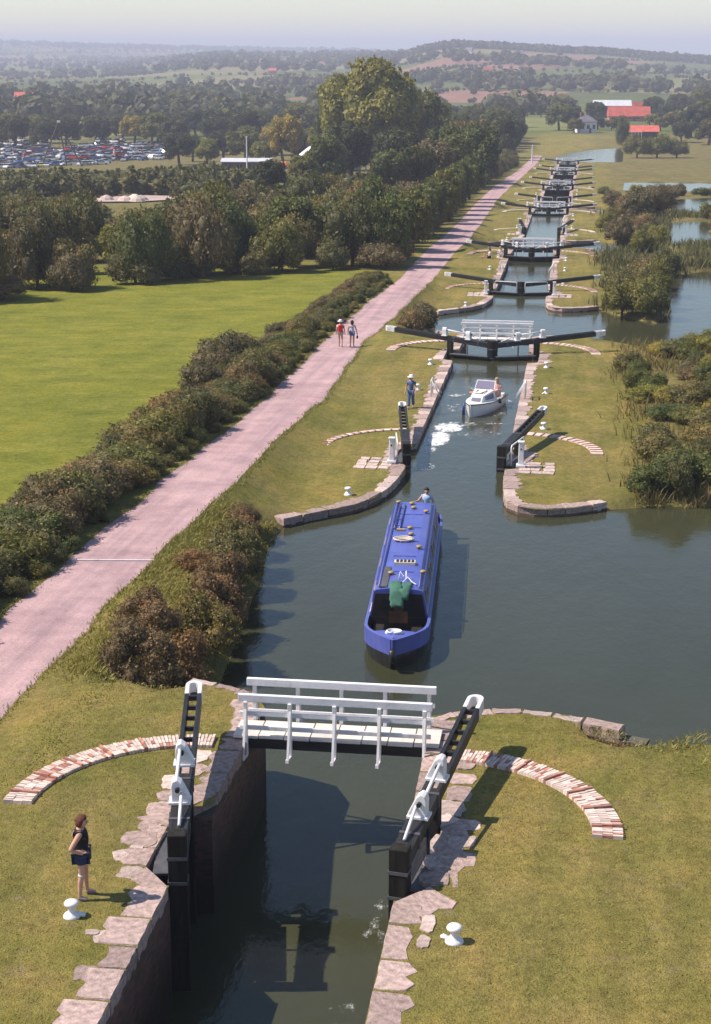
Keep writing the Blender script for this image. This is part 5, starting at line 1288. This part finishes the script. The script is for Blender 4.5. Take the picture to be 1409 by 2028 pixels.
# fringe of tufts along both edges of the towpath
q = np.array([p for p in EL+ER if p[1] < 110]); kk = R3.randint(0, len(q), 16000)
A = q[kk]+np.column_stack([R3.normal(0, .1, 16000), R3.uniform(-.4, .4, 16000)]); sgn = np.where(kk < len([p for p in EL if p[1] < 110]), -1, 1); A[:, 0] += sgn*.1
blades('path_edge_grass', 'fringe of grass along the towpath edges', 'grass', A, R3.uniform(.05, .16, len(A)), 'grass_blade', .9, .014)
A = free(np.column_stack([R3.uniform(-10, 12, 90000), R3.uniform(-15, 3.5, 90000)])); A = A[(np.abs(A[:, 0]) > 2.72+.12*np.sin(A[:, 1]*3)) ]
rad_ = np.minimum(np.abs(np.hypot(A[:, 0]-HX, A[:, 1]-LH)-3.69), np.abs(np.hypot(A[:, 0]+HX, A[:, 1]-LH)-3.75)); A = A[rad_ > .33]
blades('lawn_grass', 'short mown grass on both sides of the nearest lock', 'grass', A, R3.uniform(.025, .075, len(A)), 'grass_blade', 1.2, .012)
# ---------------------------------------------------------------- distant buildings
def house(name, label, cat, x, y, rz, L, Wd, eave, ridge, wall, roof, wins=0, hip=0, door=True, chim=0):
    z = gp(x, y)-.2; root = empty(name, (x, y, z), rz); tag(root, label, cat)
    MB().box((0, 0, eave/2), (L, Wd, eave)).build('wall', M[wall], root)
    if not hip: MB().prism([(-L/2+.01, -Wd/2+.01), (L/2-.01, -Wd/2+.01), (L/2-.01, Wd/2-.01), (-L/2+.01, Wd/2-.01)], eave+.005, ridge-.1, [(-L/2+.01, -.05), (L/2-.01, -.05), (L/2-.01, .05), (-L/2+.01, .05)]).build('gable_wall', M[wall], root)
    o = .35; mb = MB(); hx_ = L/2-hip
    e = eave-.12
    vs = [(-L/2-o, -Wd/2-o, e), (L/2+o, -Wd/2-o, e), (L/2+o, Wd/2+o, e), (-L/2-o, Wd/2+o, e), (-hx_-(o if not hip else 0), 0, ridge), (hx_+(o if not hip else 0), 0, ridge)]
    tp = [(a, b, c+.16) for a, b, c in vs]
    mb.add(vs+tp, [(1, 0, 4, 5), (3, 2, 5, 4), (6, 7, 11, 10), (8, 9, 10, 11), (0, 1, 7, 6), (2, 3, 9, 8), (0, 3, 4), (1, 5, 2)] + ([(6, 10, 9), (7, 8, 11)] if hip else []) + [(0, 6, 10, 4), (3, 4, 10, 9), (1, 5, 11, 7), (2, 8, 11, 5), (0, 3, 9, 6), (1, 7, 8, 2)])
    rf = mb.build('roof', M[roof], root)
    for k in range(chim): MB().box((-L*.3+k*L*.6, 0, ridge+.4), (.7, .6, 1.5)).build('chimney', M['wall_brick'], rf)
    for k in range(wins):
        wx = -L/2+(k+.5)*L/wins
        w_ = MB().box((wx, -Wd/2-.02, eave*.58), (min(1.2, L/wins*.45), .1, eave*.36)).build('window', M['glass_dark'], root)
        MB().box((wx, -Wd/2-.08, eave*.58), (.08, .06, eave*.36)).build('glazing_bar', M['wall_white'], w_)
        MB().box((wx, -Wd/2-.08, eave*.58-eave*.2), (min(1.4, L/wins*.5), .12, .1)).build('sill', M['wall_white'], w_)
    if door: MB().box((L*.12, -Wd/2-.03, 1.0), (.95, .08, 2.0)).build('door', M['wood_brown'], root)
    return root
P = at(1160, 262, -16); house('toll_house', 'white cottage with slate hipped roof above the far pound', 'house', P.x, P.y, .35, 7.0, 6.0, 4.4, 6.8, 'wall_white', 'roof_slate', 3, 2.5, True, 1)
P = at(1245, 240, -17); house('farm_barn', 'long barn with bright red tiled roof, largest of the farm', 'barn', P.x, P.y, .12, 19, 8, 2.4, 6.6, 'wall_brick', 'roof_red', 5)
P = at(1262, 232, -17); house('farm_barn', 'red roofed barn standing behind the long barn', 'barn', P.x+4, P.y+16, .5, 15, 8, 2.8, 7.4, 'wall_brick', 'roof_red', 4)
P = at(1205, 240, -17); house('farm_shed', 'dark shed with pale sheet metal roof behind the farm', 'shed', P.x+2, P.y+46, .05, 18, 11, 6, 8.5, 'shed_dark', 'sheet_metal', 0, 0, False)
P = at(1265, 274, -16.5); pv = house('canal_pavilion', 'low brown roofed building with white posts beside the far field', 'building', P.x, P.y, .05, 14, 6, 2.6, 4.6, 'shed_dark', 'roof_red', 0, 0, False)
for k in range(6): MB().box((-5.2+k*1.2, -3.5, 1.3), (.22, .22, 2.6)).build('post', M['wall_white'], pv)
MB().bar((-5.3, -3.5, 2.5), (1.0, -3.5, 2.5), .2, .3).build('post_beam', M['wall_white'], pv)
for i, (x, y, l, wl, rf) in enumerate(((540, 148, 'tiny red roofed farmhouse below the wooded hill', 'wall_brick', 'roof_red'), (968, 150, 'red roofed house among the trees under the hill', 'wall_brick', 'roof_red'), (45, 206, 'brick farmhouse in the fields at far left', 'wall_brick', 'roof_red'), (70, 207, 'second brick farm building in the fields at far left', 'wall_brick', 'roof_red'), (1030, 112, 'white house high on the wooded hill', 'wall_white', 'roof_slate'), (930, 106, 'pale house at the left end of the wooded hill', 'wall_white', 'roof_slate'), (308, 130, 'white house on the distant plain at left', 'wall_white', 'roof_slate'))):
    d_ = FW+RT*((x-CX)/F_PX)+UP*((CY-y)/F_PX); hit = None
    for s_ in np.arange(600, 6000, 8):
        q = CAM+d_*s_
        if q.z < gp(q.x, q.y): hit = q; break
    if hit is not None: house('farmhouse', l, 'house', hit.x, hit.y, rnd.uniform(-.4, .4), 9, 6, 4.5, 7.5, wl, rf, 3, 0, True, 1)
# ---------------------------------------------------------------- sheds and masts left of the thicket
P = at(660, 352, -15.5); ps = empty('arched_shed', (P.x, P.y, gp(P.x, P.y)-.1), .3); tag(ps, 'pale open-framed gable shed half hidden by the trees', 'shed')
MB().prism([(-8, -5), (8, -5), (8, 5), (-8, 5)], 4.0, 7.4, [(-4.5, -.1), (8, -.1), (8, .1), (-4.5, .1)]).build('roof', M['wall_white'], ps)
for k in range(5):
    for s_ in (-1, 1): MB().box((-7.6+k*3.8, s_*4.7, 2), (.3, .3, 4)).build('post', M['sheet_metal'], ps)
MB().box((0, 4.5, 2), (15.6, .2, 4)).build('back_wall', M['sheet_metal'], ps)
P = at(490, 352, -15.5); house('yard_office', 'low flat-fronted pale building in the yard left of the open shed', 'building', P.x, P.y, .1, 12, 6, 3.0, 3.6, 'pole_wood', 'sheet_metal', 4)
P = at(570, 356, -15.5); sk = empty('lorry_trailer', (P.x, P.y, gp(P.x, P.y)), .1); tag(sk, 'blue flatbed trailer loaded with orange scrap in the yard', 'trailer')
MB().box((0, 0, 1.15), (12, 2.5, .35)).build('bed', M['boat_blue'], sk); MB().box((-1.5, 0, 2.0), (4.5, 2.0, 1.3), taper=.6).build('scrap_load', M['orange_plastic'], sk, bevel=.2)
for k in (-4.5, -3.4, 4): 
    for s_ in (-1, 1): MB().tube([(k, s_*1.1-.15, .5), (k, s_*1.1+.15, .5)], .5, 12).build('wheel', M['hull_black'], sk)
for x, y, z_, hgt_, l in ((490, 350, -15, 9, 'thin white mast rising beside the yard building'), (800, 348, -12.5, 9.5, 'wooden utility pole in front of the dark trees'), (1054, 322, -14, 5.0, 'short pole beside the far end of the towpath')):
    P = at(x, y, z_); u_ = empty('utility_pole', (P.x, P.y, gp(P.x, P.y))); tag(u_, l, 'pole')
    MB().tube([(0, 0, -.3), (0, 0, hgt_)], [.2, .14], 8).build('pole', M['pole_wood' if x == 800 else 'wall_white'], u_)
    MB().box((0, 0, hgt_-.5), (1.6, .12, .14)).build('cross_arm', M['pole_wood'], u_)
P = at(120, 318, -16); cn = empty('yard_crane', (P.x, P.y, gp(P.x, P.y))); tag(cn, 'thin A-frame crane standing over the scrapped cars', 'crane')
for a_, b_ in (((-6, 0, 0), (0, 0, 13)), ((6, 2, 0), (0, 0, 13)), ((0, 6, 0), (0, 0, 13))): MB().tube([a_, b_], .22, 6).build('leg', M['pole_wood'], cn)
MB().tube([(0, 0, 13), (0, 0, 5)], .08, 6).build('cable', M['pole_wood'], cn); MB().box((0, 0, 13.1), (.8, .8, .6)).build('crane_head', M['wall_white'], cn)
# ---------------------------------------------------------------- scrapyard cars
cbody = MB(); cbody.loft([[(x, -w_, .3), (x, w_, .3), (x, w_, h_), (x, -w_, h_)] for x, w_, h_ in ((-2.1, .78, .75), (-1.9, .85, .92), (-1.2, .86, .95), (.9, .86, .92), (1.9, .83, .75), (2.1, .75, .6))])
cb_me = cbody.mesh('body', M['car_paint'])
cab_me = MB().prism([(-1.6, -.78), (1.0, -.78), (1.0, .78), (-1.6, .78)], .9, 1.42, [(-1.2, -.6), (.35, -.6), (.35, .6), (-1.2, .6)]).mesh('cabin', M['glass_dark'])
rf_me = MB().box((-.42, 0, 1.44), (1.45, 1.16, .05)).mesh('roof', M['car_paint'])
wh = MB()
for sx_ in (-1.3, 1.3):
    for sy_ in (-.8, .8): wh.tube([(sx_, sy_-.1, .3), (sx_, sy_+.1, .3)], .3, 10)
wh_me = wh.mesh('wheels', M['hull_black'])
R4 = np.random.RandomState(8); nc = 0
for py_ in (289, 294, 299, 305, 311, 318, 325, 333, 341):
    for pxx in np.arange(-12, 335, 8.5):
        if R4.uniform() < .16 or nc >= 295 or (py_ > 320 and pxx > 210) or (py_ < 298 and 95 < pxx < 180): continue
        P = at(pxx+R4.uniform(-3, 3), py_+R4.uniform(-2, 2), -19.3); x, y_ = P.x, P.y; zz_ = gp(x, y_)
        for lay in range(1 if R4.uniform() < .8 else 2):
            c_ = empty('scrap_car', (x, y_, zz_+lay*1.4), R4.uniform(0, 6.3)); nc += 1
            for nm_, me_ in (('body', cb_me), ('cabin', cab_me), ('roof', rf_me)): link(nm_, me_, None, c_)
            link('wheels', wh_me, None, c_)['kind'] = 'stuff'
            tag(c_, 'small scrapped car among the rows in the distant yard', 'car', 'cars in the scrapyard')
# clearing with sand in the thicket
P = at(265, 425, -12.5); cx_, cy_ = P.x, P.y
q = [(cx_+math.cos(a)*8.5*R4.uniform(.8, 1.1), cy_+math.sin(a)*12*R4.uniform(.8, 1.1)) for a in np.linspace(0, 6.28, 15)[:-1]]
me = bpy.data.meshes.new('yard_clearing'); me.from_pydata([(a, b, gp(a, b)+.25) for a, b in q]+[(cx_, cy_, gp(cx_, cy_)+.25)], [], [(i, (i+1) % 14, 14) for i in range(14)]); me.materials.append(M['yard_dirt']); tag(link('yard_clearing', me), kind='structure')
for k in range(6):
    MB_ = MB().loft([[(math.cos(a)*s_*1.5, math.sin(a)*s_*1.1, zq) for a in np.linspace(0, 6.28, 9)[:-1]] for s_, zq in ((1, 0), (.7, .5), (.2, .9))])
    o = MB_.build('rubble_heap', M['stone_pale'] if k % 2 else M['brick_pale']); x, y_ = cx_+R4.uniform(-5, 5), cy_+R4.uniform(-9, 0); o.location = (x, y_, gp(x, y_)+.2); tag(o, 'small heap of pale rubble in the clearing behind the pasture', 'heap', 'rubble heaps in the clearing')
# ---------------------------------------------------------------- cattle
cow = empty('cow'); mbc = MB()
mbc.loft([[(x, math.cos(a)*w_, zc+math.sin(a)*hc) for a in np.linspace(0, 6.28, 11)[:-1]] for x, w_, zc, hc in ((-1.05, .12, 1.2, .15), (-.95, .3, 1.12, .3), (-.4, .38, 1.02, .38), (.3, .36, 1.0, .4), (.8, .3, 1.08, .34), (1.05, .18, 1.18, .22), (1.35, .13, 1.1, .16), (1.5, .15, .95, .17), (1.72, .1, .78, .11), (1.85, .06, .68, .07))])
for x, s_ in ((-.8, -.2), (-.8, .2), (.75, -.2), (.75, .2)):
    back = .1 if x < 0 else 0
    mbc.tube([(x, s_, .95), (x+back, s_, .5), (x-back*.6, s_, .32), (x-back*.2, s_, 0)], [.17, .09, .07, .08], 7)
mbc.tube([(-1.05, 0, 1.25), (-1.18, 0, 1.0), (-1.16, 0, .55)], [.04, .03, .05], 6)
for s_ in (-1, 1): mbc.tube([(1.42, s_*.12, 1.08), (1.4, s_*.3, 1.1)], [.04, .02], 5)
mbc.build('body', M['cow_hide'], cow, True)
for k, (x, y) in enumerate(((1240, 214), (1247, 217), (1254, 212), (1265, 215), (1267, 219), (1280, 216), (1287, 218))):
    P = at(x, y, -18); c_ = cow if k == 0 else copy_tree(cow); c_.location = (P.x, P.y, gp(P.x, P.y)); c_.rotation_euler[2] = R4.uniform(0, 6.3)
    tag(c_, 'dark cow grazing in the field behind the farm', 'cow', 'cattle in the far field')
a_, b_ = at(143, 1113, -.9), at(306, 1113, -.9)
db = MB(); db.bar((a_.x, a_.y, gp(a_.x, a_.y)+.02), (b_.x, b_.y, gp(b_.x, b_.y)+.02), .06, .06); tag(db.build('drain_bar', M['white_paint']), 'thin white bar laid across the towpath', 'bar')
# ---------------------------------------------------------------- haze
zt = 75.0; zb = -60.0
t = bpy.data.materials.new('haze_air'); t.use_nodes = True; t.node_tree.nodes.remove(t.node_tree.nodes['Principled BSDF'])
pv = t.node_tree.nodes.new('ShaderNodeVolumePrincipled'); pv.inputs['Color'].default_value = (.80, .83, 1.0, 1); pv.inputs['Density'].default_value = .00026; pv.inputs['Anisotropy'].default_value = 0.0
t.node_tree.links.new(pv.outputs[0], t.node_tree.nodes['Material Output'].inputs['Volume'])
hz = MB().box((0, 5000, (zt+zb)/2), (16000, 16000, zt-zb)).build('haze', t); tag(hz, 'thin blue-grey summer haze over the valley', 'haze', kind='stuff')
